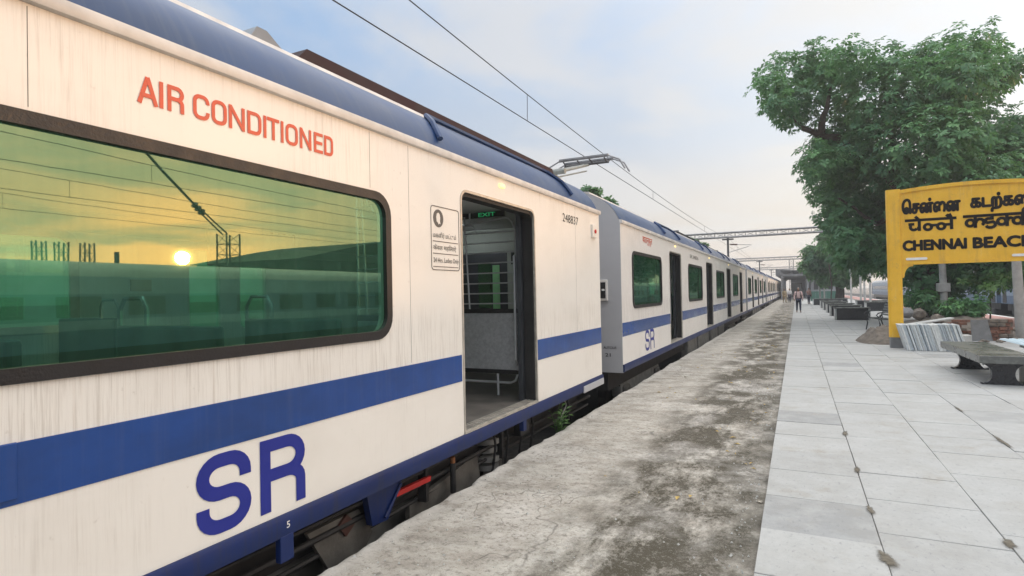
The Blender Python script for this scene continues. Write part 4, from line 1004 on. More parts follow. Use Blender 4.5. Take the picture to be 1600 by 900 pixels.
# ------------------------------------------------------------------ yellow station name board
def name_board():
    Y = 16.9; s = thing('station_sign', 'big yellow station name board with black lettering on yellow posts', 'sign', (3.6, Y, 0))
    XL, XR, ZB = 2.28, 5.02, 2.04
    top = lambda x: 3.84 + .085 * (1 - ((x - 3.65) / 1.4) ** 2)
    for xa, xb in ((2.02, 2.32), (4.98, 5.28)):
        vs, fs = filled([rrect(xa, xb, Y - .11, Y + .11, .07)], 1, lambda u, v, w: (u, v, .26 + w * 3.62)); MB().add(vs, fs).build('post', M_YELLOW, s, smooth=True)
        b = MB().box(xa + .015, xb - .005, Y - .10, Y + .10, -.03, .262, .01).build('post_base', M_GREYSTONE, s)
    pts = [(XL + .03, ZB), (XR - .03, ZB)] + [(XR - .03 - (XR - XL - .06) * k / 16, top(XR - .03 - (XR - XL - .06) * k / 16)) for k in range(17)]
    MB().prism(pts, lambda u, v, w: (u, w, v), Y - .045, Y + .05).build('board', M_YELLOW, s)
    # raised border along the arched top
    cap = [(XL + .03 + (XR - XL - .06) * k / 16) for k in range(17)]
    MB().prism([(x, top(x) + .012) for x in cap] + [(x, top(x) - .075) for x in reversed(cap)], lambda u, v, w: (u, w, v), Y - .075, Y + .08).build('border', M_YELLOW, s)
    MB().box(XL + .03, XR - .03, Y - .058, Y + .06, ZB - .012, ZB + .06).build('border', M_YELLOW, s)
    for sx, x in ((1, 2.318), (-1, 4.982)):
        poly = [(x, ZB - .012), (x + sx * .23, ZB - .012), (x + sx * .23, ZB - .05)] + [(x + sx * (.21 - .16 * math.sin(R(90 * k / 8))), ZB - .05 - .24 * (1 - math.cos(R(90 * k / 8)))) for k in range(9)] + [(x + sx * .03, ZB - .33), (x, ZB - .33)]
        MB().prism(poly, lambda u, v, w: (u, w, v), Y - .04, Y + .045).build('bracket', M_YELLOW, s)
    for x0, x1 in ((2.40, 2.83), (4.42, 4.85)):
        vs, fs = filled([rrect(x0, x1, 2.135, 2.195, .029)], .02, lambda u, v, w: (u, Y - .064 + w, v)); MB().add(vs, fs).build('white_bar', M_WHITEP, s)
    F = lambda x0, z0: (lambda u, v, w: (x0 + u, Y - .047 - w, z0 + v))
    def put(vs, fs): MB().add(vs, fs).build('lettering', M_BLACKTXT, s, normals=False)
    put(*bold_text('CHENNAI', F(2.355, 2.37), 1.235, .238, .0165, .008)); put(*bold_text('BEACH', F(3.725, 2.367), 1.10, .238, .0165, .008))
    put(*bold_text('ெசன்ைன', F(2.36, 3.27), 1.13, .35, .020)); put(*bold_text('கடற்கைர', F(3.70, 3.20), 1.23, .42, .020))
    # Devanagari line brushed by hand: head line, loops and stems
    def loop(cx, cy, rx, ry, a0=0, a1=360): return arc(cx, cy, rx, ry, a0, a1, 14)
    x = 2.42; z = 2.835; H = .265; top_ = z + H; L = []
    L += [[(x - .02, top_), (x + 1.0, top_)]]                                                       # word 1 head line
    L += [[(x + .05, z + .17), (x + .17, z + .17)], [(x + .10, z + .17)] + arc(x + .16, z + .10, .07, .07, 180, 330, 8), [(x + .27, top_), (x + .27, z)], [(x + .09, z + .065), (x + .27, z + .045)][:0] or [(x + .22, z + .07), (x + .27, z + .07)], [(x + .27, top_), (x + .19, top_ + .09)]]
    L += [loop(x + .44, z + .085, .072, .068), [(x + .50, z + .12), (x + .63, z + .12)], loop(x + .70, z + .085, .072, .068), [(x + .76, z + .12), (x + .90, z + .12)], [(x + .90, top_), (x + .90, z)]]
    L += [[(x + .90, top_), (x + .80, top_ + .09)], [(x + .90, top_ + .01), (x + .86, top_ + .11)]]
    x = 3.58
    L += [[(x - .04, top_ + .012), (x + 1.30, top_ + .012)]]
    def ka(x): return [[(x + .19, top_), (x + .19, z)], loop(x + .095, z + .12, .075, .075), arc(x + .275, z + .125, .075, .075, 190, -60, 12)]
    L += ka(x)
    L += [[(x + .50, top_), (x + .50, z + .20)] + [(x + .42, z + .20)] + arc(x + .43, z + .15, .05, .05, 120, 250, 6) + arc(x + .47, z + .06, .09, .07, 60, -160, 8)]
    L += ka(x + .58)[:2] + [arc(x + .58 + .25, z + .12, .05, .07, 180, 40, 8)]
    L += ka(x + .86) + [arc(x + .86 + .26, top_ + .06, .06, .07, 200, 40, 8)]
    L += [[(x + 1.24, top_), (x + 1.24, z + .17)] + arc(x + 1.19, z + .17, .05, .05, 0, -120, 6) + [(x + 1.28, z + .01)], [(x + 1.24, top_ + .01), (x + 1.16, top_ + .10)], [(x + 1.24, top_ + .01), (x + 1.22, top_ + .12)]]
    vs, fs = stroke_geo(L, .066, F(0, 0), .003, .0004); put(vs, fs)
name_board()

# ------------------------------------------------------------------ stone slabs, rubble, benches
def slab_stack():
    rg = random.Random(8); x = 2.30; k = 0
    protos = []
    for i in range(5):
        me = None
    while x < 3.44:
        t = rg.choice((.022, .028, .032, .038)); h = .62 + rg.uniform(-.006, .006); d = .58; y = 16.12 + rg.uniform(-.025, .02)
        m = MB().box(-t / 2, t / 2, 0, d, 0, h); o = m.build('stone_slab', rg.choice(M_SLABEDGE)); o.location = (x, y, 0.004); o.rotation_euler = (0, R(-14 - 1.5 * rg.random()), R(rg.uniform(-.6, .6)))
        o.location.z = .004 + t / 2 * math.sin(R(15)); x += t + rg.choice((.002, .004, .012)); k += 1
        tag(o, 'thin cut stone slab in the slanting row leaning beside the yellow post', 'stone slab', 'cut stone slabs leaning in a row'); ORG[o.name] = Vector(o.location)
slab_stack()
def lump(m, c, r, rg, sq=(1, 1, .7), sub=2):
    bm = bmesh.new(); bmesh.ops.create_icosphere(bm, subdivisions=sub, radius=1)
    from mathutils import noise as mn
    off = Vector((rg.random() * 20, rg.random() * 20, 0))
    for v in bm.verts:
        d = 1 + .28 * mn.noise(v.co * 1.3 + off) + .14 * mn.noise(v.co * 3.3 + off)
        v.co = Vector((c[0] + v.co.x * r * sq[0] * d, c[1] + v.co.y * r * sq[1] * d, c[2] + v.co.z * r * sq[2] * d))
    m.bm(bm)
def heap(name, x0, x1, y0, y1, h, mat, label, cat, seed):
    from mathutils import noise as mn
    n = 34; vs, fs = [], []
    for j in range(n + 1):
        for i in range(n + 1):
            u, v = i / n * 2 - 1, j / n * 2 - 1; r2 = u * u + v * v; p = Vector((u * 2.2 + seed, v * 2.2, 0))
            e = max(0, 1 - r2); z = h * e ** .85 * (1 + .45 * mn.noise(p) + .2 * mn.noise(p * 3)) + (.02 * mn.noise(p * 9) if e > 0 else 0) - (.01 if e <= 0 else 0)
            vs.append(((x0 + x1) / 2 + u * (x1 - x0) / 2, (y0 + y1) / 2 + v * (y1 - y0) / 2, max(z, -.012)))
    for j in range(n):
        for i in range(n): fs.append((j * (n + 1) + i, j * (n + 1) + i + 1, (j + 1) * (n + 1) + i + 1, (j + 1) * (n + 1) + i))
    o = MB().add(vs, fs).build(name, mat, smooth=True); return tag(o, label, cat)
heap('sand_heap', 1.45, 2.6, 17.6, 19.9, .36, M_SAND, 'brown heap of sand and cement on the paving behind the yellow post', 'sand heap', 3)
heap('earth_mound', 2.7, 6.4, 19.4, 27.5, .42, M_SAND, 'low mound of brown earth and rubble around the tree foot', 'earth mound', 9)
def rubble():
    rg = random.Random(14)
    def at(px, py, Y): return unpx(px, py, 1, Y)
    # low broken brick wall, brick by brick
    w = thing('brick_heap', 'broken low wall of red brown bricks behind the leaning slabs', 'brick wall', (4.0, 19.9, 0))
    for r in range(7):
        for k in range(7):
            if rg.random() < .1 + .05 * r: continue
            x = 3.45 + k * .225 + (.11 if r % 2 else 0) + rg.uniform(-.015, .015); y = 20.0 + rg.uniform(-.04, .04)
            b = MB().box(x, x + .21, y, y + .105, .01 + r * .076, .08 + r * .076, .006).build('brick', rg.choice((M_BRICK, M_BRICK, M_RUBBLE)), w)
    p, q = at(1519, 533, 19.3), at(1548, 500, 19.3)
    o = MB().prism([(p.x, .0), (q.x + .04, .0), (q.x - .05, q.z), (p.x, q.z)], lambda u, v, w: (u, 19.3 + w + (v) * .15, v), 0, .04).build('grey_slab', M_GREYSTONE); tag(o, 'upright grey stone slab leaning on the brick rubble', 'stone slab')
    p, q = at(1545, 533, 19.4), at(1575, 502, 19.4)
    w = thing('masonry_block', 'broken chunk of brick masonry right of the grey upright slab', 'masonry', (p.x, 19.5, 0))
    for r in range(6):
        for k in range(3):
            x = p.x + k * .19 + (.05 if r % 2 else 0); wv = .18 if k < 2 else .10
            MB().box(x, x + wv, 19.42 + rg.uniform(0, .05), 19.8, r * .098, r * .098 + .088, .012).build('brick', rg.choice((M_BRICK, M_RUBBLE)), w)
    MB().box(p.x + .01, p.x + .53, 19.48, 19.78, 0, .57, .01).build('mortar', M_RUBBLE, w)
    p, q = at(1500, 538, 18.4), at(1519, 524, 18.4)
    tag(MB().box(p.x, q.x, 18.4, 18.75, 0, q.z, .015).build('concrete_block', M_PALESTONE), 'squat pale concrete block beside the end of the leaning slabs', 'concrete block')
    for i, (px, py, Y, r, lab) in enumerate(((1416, 489, 22, .19, 'greyish angular boulder just right of the yellow post'), (1436, 491, 22.6, .2, 'rounded dark boulder right of the greyish angular one'), (1465, 499, 21.5, .17, 'small stone under the concrete pole'))):
        c = at(px, py, Y); m = MB(); lump(m, (c.x, Y, max(c.z, .1)), r, rg, (1, .9, .95)); tag(m.build('boulder', M_RUBBLE if i else M_GREYSTONE, smooth=False), lab, 'boulder')
    c = at(1450, 500, 20.8); m = MB().prism([(c.x - .6, .30), (c.x + .55, .52), (c.x + .6, .56), (c.x - .55, .35)], lambda u, v, w: (u, w, v), 20.6, 21.2); tag(m.build('stone_plank', M_PALESTONE), 'pale flat stone lying tilted before the rounded dark boulder', 'stone slab')
    m = MB()
    for k in range(150):
        x, y = rg.uniform(2.7, 5.8), rg.uniform(18.3, 23.5); lump(m, (x, y, .03 + (.2 if y > 20.5 else 0)), rg.uniform(.02, .09), rg, (1, 1, .7), 1)
    m.build('rubble', M_RUBBLE, kind='stuff')
rubble()
def granite_bench(x0, x1, y0, y1, zt, lab, grp):
    b = thing('granite_bench', lab, 'bench', ((x0 + x1) / 2, (y0 + y1) / 2, 0), grp)
    m = MB().box(x0 - .10, x1 + .10, y0 - .28, y1 + .45, zt - .115, zt, .008).build('seat', M_GRANTOP, b)
    for y in (y0, y1):
        w = x1 - x0; h = zt - .118; r = .13; c = h * .50
        pl = [(x0 - .03, 0), (x0 - .03, .035)] + arc(x0 - .03, c - .01, r, r * 1.15, -75, 75, 9) + [(x0, h - .05), (x0, h), (x1, h), (x1, h - .05)] + arc(x1 + .03, c - .01, r, r * 1.15, 105, 255, 9) + [(x1 + .03, .035), (x1 + .03, 0)]
        MB().prism(pl, lambda u, v, w_: (u, w_, v), y - .04, y + .04).build('leg', M_GRANITE, b)
    return b
granite_bench(2.50, 2.97, 10.98, 12.86, .455, 'low black granite bench with curved cut legs near the leaning slabs', 'granite benches on curved legs')
granite_bench(3.75, 4.25, 11.3, 13.2, .455, 'black granite bench at the picture edge carrying pale blue sheets', 'granite benches on curved legs')
def blue_sheets():
    for i in range(5):
        x = 3.42 + .13 * i; y0 = 12.2 + .05 * i
        m = MB(); pr = [(x, .458 + .002 * i), (x + .02, .482), (x + .09, .485), (x + .115, .459)]
        m.profile(pr, 11.2, 13.9, True); o = m.build('blue_channel', M_BLUESHEET); o.rotation_euler = (0, 0, 0)
        tag(o, 'pale blue metal channel on the edge granite bench, ' + ('nearest the black curved leg bench', 'second from the curved leg bench', 'in the middle of the five', 'fourth from the curved leg bench', 'farthest from the curved leg bench')[i], 'metal channel', 'pale blue channels stacked on a bench')
blue_sheets()
p = unpx(1597, 600, 2, 0); tag(MB().box(3.06, 3.12, 11.02, 11.5, 0, .32, .006).build('white_slab', M_PALESTONE), 'white stone slab on edge beside the nearest bench leg', 'stone slab')
def box_bench(x0, x1, y, lab, grp, h=.58, d=.62):
    b = thing('stone_bench', lab, 'bench', ((x0 + x1) / 2, y, 0), grp)
    MB().box(x0 + .08, x1, y, y + .05, 0, h - .052, .004).build('front_panel', M_GRANITE, b)
    MB().box(x0 + .08, x1, y + d - .05, y + d, 0, h - .052, .004).build('back_panel', M_GRANITE, b)
    MB().box(x0, x0 + .078, y - .005, y + d, 0, h - .052, .004).build('end_panel', M_PALESTONE, b)
    MB().box(x1 + .002, x1 + .08, y - .005, y + d, 0, h - .052, .004).build('end_panel', M_PALESTONE, b)
    MB().box(x0 - .02, x1 + .1, y - .03, y + d + .02, h - .05, h, .006).build('seat', M_GRANITE if False else M_GRANTOP, b)
for k, (y, ln, lab) in enumerate(((30.8, 1.35, 'black stone bench nearest in the row, beside the slatted bench'), (35.2, 1.4, 'black stone bench second in the row along the paving'), (39.7, 1.4, 'black stone bench third in the row along the paving'), (44.6, 1.4, 'black stone bench fourth in the row along the paving'), (49.6, 1.4, 'black stone bench fifth and farthest of the close row'))):
    box_bench(1.56, 1.56 + ln, y, lab, 'black stone benches in a row')
box_bench(1.25, 3.9, 58, 'long grey stone bench across the end of the bench row', 'black stone benches in a row')
box_bench(3.85, 5.45, 42.5, 'black stone bench right of the row, nearer of the pair by the blue train', 'black stone benches in a row')
box_bench(3.75, 5.6, 47.5, 'black stone bench right of the row, farther of the pair by the blue train', 'black stone benches in a row')
def slat_bench():
    Y = 22.6; b = thing('slatted_bench', 'black iron bench with slatted back and curled armrests by the sand heap', 'bench', (2.45, Y, 0))
    b.location.x += .34; b.rotation_euler = (0, 0, R(9))
    # faces the tracks (-X) and slightly the camera; runs along Y
    for k in range(5):
        z = .52 + .085 * k; x = 2.52 + .030 * k
        MB().prism([(x, z), (x + .025, z), (x + .045, z + .06), (x + .02, z + .06)], lambda u, v, w: (u, w, v), Y, Y + 1.4).build('slat', M_BENCHSLAT, b)
    for k in range(4): MB().box(2.08 + .10 * k, 2.165 + .10 * k, Y, Y + 1.4, .415, .44).build('slat', M_BENCHBLK, b)
    for y in (Y - .03, Y + 1.4):
        MB().tube([(2.05, y, .0), (2.10, y, .25), (2.06, y, .42), (2.5, y, .42), (2.62, y, .70), (2.70, y, .98)], .022, 6).tube([(2.62, y, 0), (2.55, y, .25), (2.5, y, .42)], .022, 6).build('leg', M_BENCHBLK, b, smooth=True)
        MB().tube([(2.58, y, .68), (2.2, y, .66), (2.05, y, .63), (2.0, y, .56), (2.05, y, .50), (2.11, y, .53), (2.10, y, .58)], .02, 6).tube([(2.12, y, .42), (2.18, y, .5), (2.14, y, .62)], .016, 6).build('armrest', M_BENCHBLK, b, smooth=True)
slat_bench()
def pole(px_top, py_top, px_b, py_b, Y, r, lab, band=False):
    t, b = unpx(px_top, py_top, 1, Y), unpx(px_b, py_b, 1, Y); d = (t - b).normalized(); top = t + d * .9; base = b - d * (b.z + .0) / d.z
    p = thing('concrete_pole', lab, 'pole', base)
    MB().tube([base - d * .1, top], [r * 1.08, r * .85], 14).build('shaft', M_POLE, p, smooth=True)
    if band:
        c = unpx(1475, 452, 1, Y); MB().box(c.x - r - .09, c.x + r + .05, Y - r - .03, Y + r + .03, c.z - .09, c.z + .22, .01).build('clamp_box', M_POLE, p)
        c = unpx(1476, 485, 1, Y); MB().tube([(c.x, Y, c.z - .05), (c.x, Y, c.z + .05)], r * 1.25, 12).build('collar', M_STEELD, p)
pole(1472, 412, 1477, 500, 25.0, .115, 'grey concrete pole with a strapped box, seen under the middle of the sign', True)
pole(1588, 407, 1596, 525, 20.2, .115, 'plain grey concrete pole under the right end of the sign')
for i, (px, Y, h) in enumerate(((1281, 62, 2.9), (1288, 64, 2.0), (1330, 55, 3.1), (1345, 48, 2.5), (1351, 50, 2.4), (1360, 47, 2.6))):
    c = unpx(px, 460, 1, Y)
    tag(MB().tube([(c.x, Y, 0), (c.x, Y, h)], .07, 8).build('white_post', M_PALESTONE if i > 1 else M_POLE, smooth=True), ('thin pale pole, taller of the two beside the far walker', 'thin pale pole, shorter of the two beside the far walker', 'thick tan pole behind the bench row', 'white post, left of the three before the blue coach', 'white post, middle of the three before the blue coach', 'white post, right of the three before the blue coach')[i], 'post', 'pale posts along the platform')

# ------------------------------------------------------------------ far end: canopy, building, fence, shelters behind the train
def canopy():
    c = thing('platform_canopy', 'dark sheet roofed platform canopy at the far end beyond the walkers', 'canopy', (0, 92, 0))
    for k in range(6):
        y = 90 + 6 * k
        MB().prism([(-2.6, 4.35), (1.9, 3.95), (1.9, 3.88), (-2.6, 4.2)], lambda u, v, w: (u, w, v), y, y + 5.9).build('roof_sheet', M_SHEDROOF, c)
        for x in (-1.9, 1.4): MB().box(x - .10, x + .10, y + 1, y + 1.2, 0, 4.0).build('column', M_SHEDWALL, c)
        MB().tube([(-1.9, y + 1.1, 2.9), (-.4, y + 1.1, 4.05)], .06, 6).tube([(1.4, y + 1.1, 2.8), (.2, y + 1.1, 3.95)], .06, 6).tube([(-2.5, y + 1.1, 3.3), (1.8, y + 1.1, 3.2)], .07, 6).build('strut', M_STEELD, c)
    MB().box(-2.62, 1.95, 89.9, 89.99, 3.3, 3.55).build('fascia', M_SHEDROOF, c)
    MB().box(-2.65, -2.0, 89.8, 90, 3.45, 4.25).build('end_panel', M_SHEDROOF, c)
canopy()
b = thing('station_building', 'grey station building with dark openings behind the far canopy', 'building', (3, 100, 0))
MB().box(1.95, 6.0, 98, 125, 0, 3.7).build('wall', M_SHEDWALL, b); MB().box(1.7, 6.4, 97.6, 125.5, 3.7, 3.95).build('roof', M_SHEDROOF, b)
for k in range(4): MB().box(2.3 + .95 * k, 2.9 + .95 * k, 97.97, 98.0, 1.3, 2.6).build('window', M_COACHGLASS, b)
MB().box(-1.0, 1.9, 122, 123, -.04, 3.6).build('rear_wall', M_SHEDWALL, b)
MB().box(-.9, .9, 121.9, 122.05, -.04, 2.6).build('gate_opening', M_COACHGLASS, b)
for i, (x, y) in enumerate(((3.0, 110), (6.0, 118), (-1.0, 150))):
    g = MB(); lattice(g, (x, y, -1), (x, y, 8.4), .9, 9, .04); tag(g.build('lattice_mast', M_STEEL), ('pale lattice mast rising left above the far canopy', 'pale lattice mast rising right above the far canopy', 'thin distant mast above the train roof')[i], 'mast')
f = thing('green_fence', 'dark green sheet fence panel behind the second walker', 'fence', (2.5, 74, 0))
for k in range(5): MB().box(1.4 + .52 * k, 1.9 + .52 * k, 74, 74.05, .05, 1.15).build('panel', M_GREENFENCE, f)
MB().box(1.4, 4.0, 74.06, 74.10, 1.0, 1.1).build('rail', M_GREENFENCE, f)
def back_shelter(x, y0, y1, z, lab):
    s = thing('platform_shelter', lab, 'shelter', (x, y0, -.1))
    n = int((y1 - y0) / 3)
    for k in range(n):
        a = y0 + 3 * k; MB().prism([(x + .8, z), (x - 2, z + .35), (x - 4.8, z), (x - 4.8, z - .08), (x - 2, z + .27), (x + .8, z - .1)], lambda u, v, w: (u, w, v), a, a + 2.96).build('roof_sheet', M_SHEDRUST, s)
        if k % 2 == 0: MB().box(x - 2.1, x - 1.9, a, a + .2, -.1, z + .25).build('column', M_STEELD, s)
back_shelter(-9.6, 20, 95, 5.95, 'rusty roofed shelter showing above the train roof behind it')
MB().box(-16, -8.6, -30, 140, -1.0, -.12).build('far_platform', M_GROUND, kind='structure')

# ------------------------------------------------------------------ trees
def rosettes(blobs, n, leaf, mat, name, parent, seed, droop=.25, per=9, shell=.55):
    rg = np.random.default_rng(seed)
    vol = np.array([b[3] ** 2.2 for b in blobs]); pick = rg.choice(len(blobs), n, p=vol / vol.sum())
    B = np.array([b[:4] for b in blobs])[pick]; sq = np.array([b[4] if len(b) > 4 else .8 for b in blobs])[pick]
    d = rg.normal(size=(n, 3)); d /= np.linalg.norm(d, axis=1)[:, None]; rad = shell + (1 - shell) * rg.random(n) ** .6; rad *= np.where(rg.random(n) < .12, 1.12, 1)
    P = B[:, :3] + d * (B[:, 3] * rad)[:, None] * np.stack([np.ones(n), np.ones(n), sq], 1)
    ax = d * .7 + np.array([0, 0, .75]) + rg.normal(size=(n, 3)) * .3; ax /= np.linalg.norm(ax, axis=1)[:, None]
    ref = rg.normal(size=(n, 3)); u = np.cross(ax, ref); u /= np.linalg.norm(u, axis=1)[:, None]; w = np.cross(ax, u)
    bt = rg.normal(0, .16, len(blobs))[pick]; tb = np.clip(rg.normal(.45, .18, n) + bt, 0, 1)
    V = np.zeros((n, per, 4, 3)); T = np.zeros((n, per, 4))
    for k in range(per):
        a = 2 * np.pi * k / per + rg.random(n) * .6
        o = np.cos(a)[:, None] * u + np.sin(a)[:, None] * w
        up = rg.uniform(-.25, .55, n)[:, None]
        q = o + ax * up - np.array([0, 0, droop]); q /= np.linalg.norm(q, axis=1)[:, None]
        L = leaf * rg.uniform(.7, 1.25, n)[:, None]; sd = np.cross(q, ax); sd /= np.linalg.norm(sd, axis=1)[:, None] + 1e-9
        V[:, k, 0] = P + q * L * .1; V[:, k, 1] = P + q * L * .6 + sd * L * .19 + ax * L * .06; V[:, k, 2] = P + q * L - np.array([0, 0, droop]) * L * .4; V[:, k, 3] = P + q * L * .6 - sd * L * .19 + ax * L * .06
        T[:, k] = np.clip(tb + rg.normal(0, .12, n), 0, 1)[:, None]
    org = np.array(ORG[parent.name]); V = V.reshape(-1, 3) - org; nf = n * per
    me = bpy.data.meshes.new(name); me.vertices.add(len(V)); me.vertices.foreach_set('co', V.ravel()); me.loops.add(nf * 4); me.loops.foreach_set('vertex_index', np.arange(nf * 4)); me.polygons.add(nf); me.polygons.foreach_set('loop_start', np.arange(nf) * 4)
    me.materials.append(mat); at = me.attributes.new('tint', 'FLOAT', 'POINT'); at.data.foreach_set('value', T.ravel()); me.update(calc_edges=True); me.validate()
    o = bpy.data.objects.new(name, me); C.objects.link(o); o.parent = parent; ORG[o.name] = ORG[parent.name]; return o
def px_blobs(lst, Y, dy, seed):
    rg = random.Random(seed); out = []
    for b in lst:
        px, py, r = b[:3]; y = Y + rg.uniform(-dy, dy) + (b[3] if len(b) > 3 else 0); c = unpx(px, py, 1, y); depth = y * .896 + c.x * .443
        out.append((c.x, y, c.z, r / 900 * depth, .85))
    return out
def limb(m, pts, r0, r1, rg):
    n = len(pts); m.tube([Vector(p) for p in pts], [r0 + (r1 - r0) * k / (n - 1) for k in range(n)], 9)
def big_tree():
    Y = 27.0; base = Vector((5.3, Y, -.05)); t = thing('shade_tree', 'tall broad leafy tree towering behind the yellow sign', 'tree', base); rg = random.Random(2)
    bl = [(1200, 135, 36), (1228, 118, 46), (1238, 160, 44), (1275, 95, 40), (1300, 130, 52), (1215, 165, 30), (1325, 88, 34), (1335, 185, 58), (1380, 92, 34), (1385, 150, 62), (1428, 100, 32), (1445, 160, 58), (1462, 85, 32), (1498, 72, 34), (1535, 62, 26), (1505, 120, 52), (1545, 100, 36), (1560, 120, 22), (1590, 102, 20), (1575, 115, 16),
          (1295, 215, 34), (1275, 250, 36), (1300, 285, 42), (1330, 240, 60), (1395, 235, 72), (1460, 225, 66), (1515, 195, 50), (1530, 250, 60), (1582, 215, 36), (1600, 240, 50), (1620, 200, 34), (1655, 240, 70), (1650, 330, 80), (1600, 300, 60),
          (1310, 325, 36), (1350, 320, 58), (1420, 315, 70), (1490, 310, 74), (1560, 330, 66), (1335, 370, 36), (1375, 385, 44), (1440, 385, 60), (1505, 385, 60), (1570, 390, 58), (1410, 415, 30), (1460, 432, 40), (1515, 418, 36), (1575, 405, 30), (1535, 440, 14), (1565, 432, 12), (1405, 432, 16), (1630, 390, 60), (1470, 462, 22, -1), (1325, 395, 28), (1300, 340, 26), (1292, 250, 30), (1500, 448, 22), (1440, 450, 20), (1345, 415, 22)]
    B = px_blobs(bl, Y, 2.4, 3)
    B2 = [(x, y + rg.choice((1.8, 3.2)), z, r * .9, q) for x, y, z, r, q in B if rg.random() < .6]
    m = MB(); hub = unpx(1432, 400, 1, Y)
    limb(m, [base + Vector((-.3, 0, -.1)), base + Vector((-.35, 0, .6)), base + Vector((-.6, -.1, 1.6)), (hub.x + .2, Y, 3.4), (hub.x, Y, 4.6)], .62, .36, rg)
    for k in range(6):
        a = k * 1.05; limb(m, [base + Vector((-.3 + .95 * math.cos(a), .95 * math.sin(a), -.06)), base + Vector((-.3 + .45 * math.cos(a), .45 * math.sin(a), .18)), base + Vector((-.35, 0, .8))], .14, .30, rg)
    tr = m.build('trunk', M_BARK, t, smooth=True)
    h = Vector((hub.x, Y, 4.4))
    paths = [[h, Vector((hub.x - .8, Y, 5.8)), unpx(1310, 215, 1, Y), unpx(1268, 205, 1, Y - .3), unpx(1240, 185, 1, Y - .4), unpx(1205, 150, 1, Y - .5)],
             [unpx(1283, 208, 1, Y - .2), unpx(1292, 170, 1, Y - .5), unpx(1300, 130, 1, Y)], [h, unpx(1400, 280, 1, Y), unpx(1390, 180, 1, Y), unpx(1375, 110, 1, Y)], [h, unpx(1465, 290, 1, Y), unpx(1480, 180, 1, Y), unpx(1510, 100, 1, Y)],
             [h, unpx(1520, 330, 1, Y), unpx(1580, 260, 1, Y), unpx(1640, 220, 1, Y)], [h, unpx(1370, 350, 1, Y), unpx(1310, 310, 1, Y - 1)], [unpx(1480, 180, 1, Y), unpx(1540, 140, 1, Y), unpx(1585, 110, 1, Y)], [h, unpx(1500, 390, 1, Y - 1), unpx(1560, 400, 1, Y - 1.5)]]
    for p in paths:
        mm = MB(); q = []
        for a, b in zip(p[:-1], p[1:]):
            for k in range(3): q.append(Vector(a).lerp(Vector(b), k / 3) + Vector((rg.uniform(-.08, .08), rg.uniform(-.1, .1), rg.uniform(-.06, .06))) * (k > 0))
        q.append(Vector(p[-1])); limb(mm, q, .24 if len(p) > 3 else .15, .035, rg); mm.build('limb', M_BARK, t, smooth=True)
    rosettes(B + B2, 15000, .225, M_LEAF, 'crown', t, 5, per=9, shell=.25)
big_tree()
def small_tree(name, Y, blobs, base_px, lab, n, leaf, seed, trunk=.2, mat=None, grp=None, z0=0, dy=1.2):
    B = px_blobs(blobs, Y, dy, seed); b = unpx(base_px, 460, 1, Y); base = Vector((b.x, Y, z0)); t = thing(name, lab, 'tree', base, grp); rg = random.Random(seed)
    cz = sum(q[2] for q in B) / len(B); m = MB(); top = Vector((sum(q[0] for q in B) / len(B), Y, cz))
    limb(m, [base - Vector((0, 0, .1)), base.lerp(top, .3) + Vector((.12, 0, 0)), base.lerp(top, .6), top], trunk, trunk * .5, rg); m.build('trunk', M_BARK, t, smooth=True)
    for q in B[:7]:
        mm = MB(); s = base.lerp(top, .5); e = Vector(q[:3]); limb(mm, [s, s.lerp(e, .5) + Vector((0, 0, .2)), e], trunk * .4, .03, rg); mm.build('limb', M_BARK, t, smooth=True)
    rosettes(B, n, leaf, mat or M_LEAF2, 'crown', t, seed, shell=.35)
small_tree('round_tree', 60, [(1285, 405, 26), (1265, 395, 14), (1262, 415, 14), (1310, 385, 32), (1295, 365, 16), (1335, 400, 34), (1318, 425, 26), (1290, 430, 20), (1360, 400, 30), (1340, 425, 14), (1375, 390, 32), (1275, 425, 14)], 1311, 'smaller round green tree with leaning trunk at the end of the bench row', 2600, .42, 12, .42)
small_tree('thin_tree', 50, [(1295, 372, 10), (1300, 360, 8), (1290, 385, 10)], 1297, 'wispy young tree rising between the big tree and the round tree', 140, .3, 15, .05)
small_tree('far_tree', 29, [(916, 296, 10), (930, 300, 12), (948, 314, 9), (957, 318, 8)], 935, 'tree tips showing above the join of the two nearest train cars', 110, .26, 16, .12, dy=.5, z0=-.1)
small_tree('ledge_shrub', 44, [(1085, 379, 10), (1100, 384, 7), (1060, 368, 6)], 1085, 'dark scrubby plant tops showing above the second train car roof', 90, .25, 17, .08, dy=.4, z0=-.1)
for i, (x, y, h, r) in enumerate(((24, 96, 4.6, 3.2), (27, 130, 5, 4))):
    t = thing('background_tree', ('bushy background tree beyond the blue coaches, behind the white posts', 'more distant bushy background tree at the tail of the blue coaches')[i], 'tree', (x, y, -1.0))
    rg = random.Random(i); m = MB(); limb(m, [(x, y, -1), (x + .1, y, h * .4), (x, y, h)], .25, .1, rg); m.build('trunk', M_BARK, t)
    B = [(x + rg.uniform(-r, r) * .6, y + rg.uniform(-r, r) * .6, h + rg.uniform(-.4, .5) * r * .6, r * rg.uniform(.35, .6), .8) for _ in range(9)]
    rosettes(B, 900, .45, M_LEAF2, 'crown', t, 40 + i)
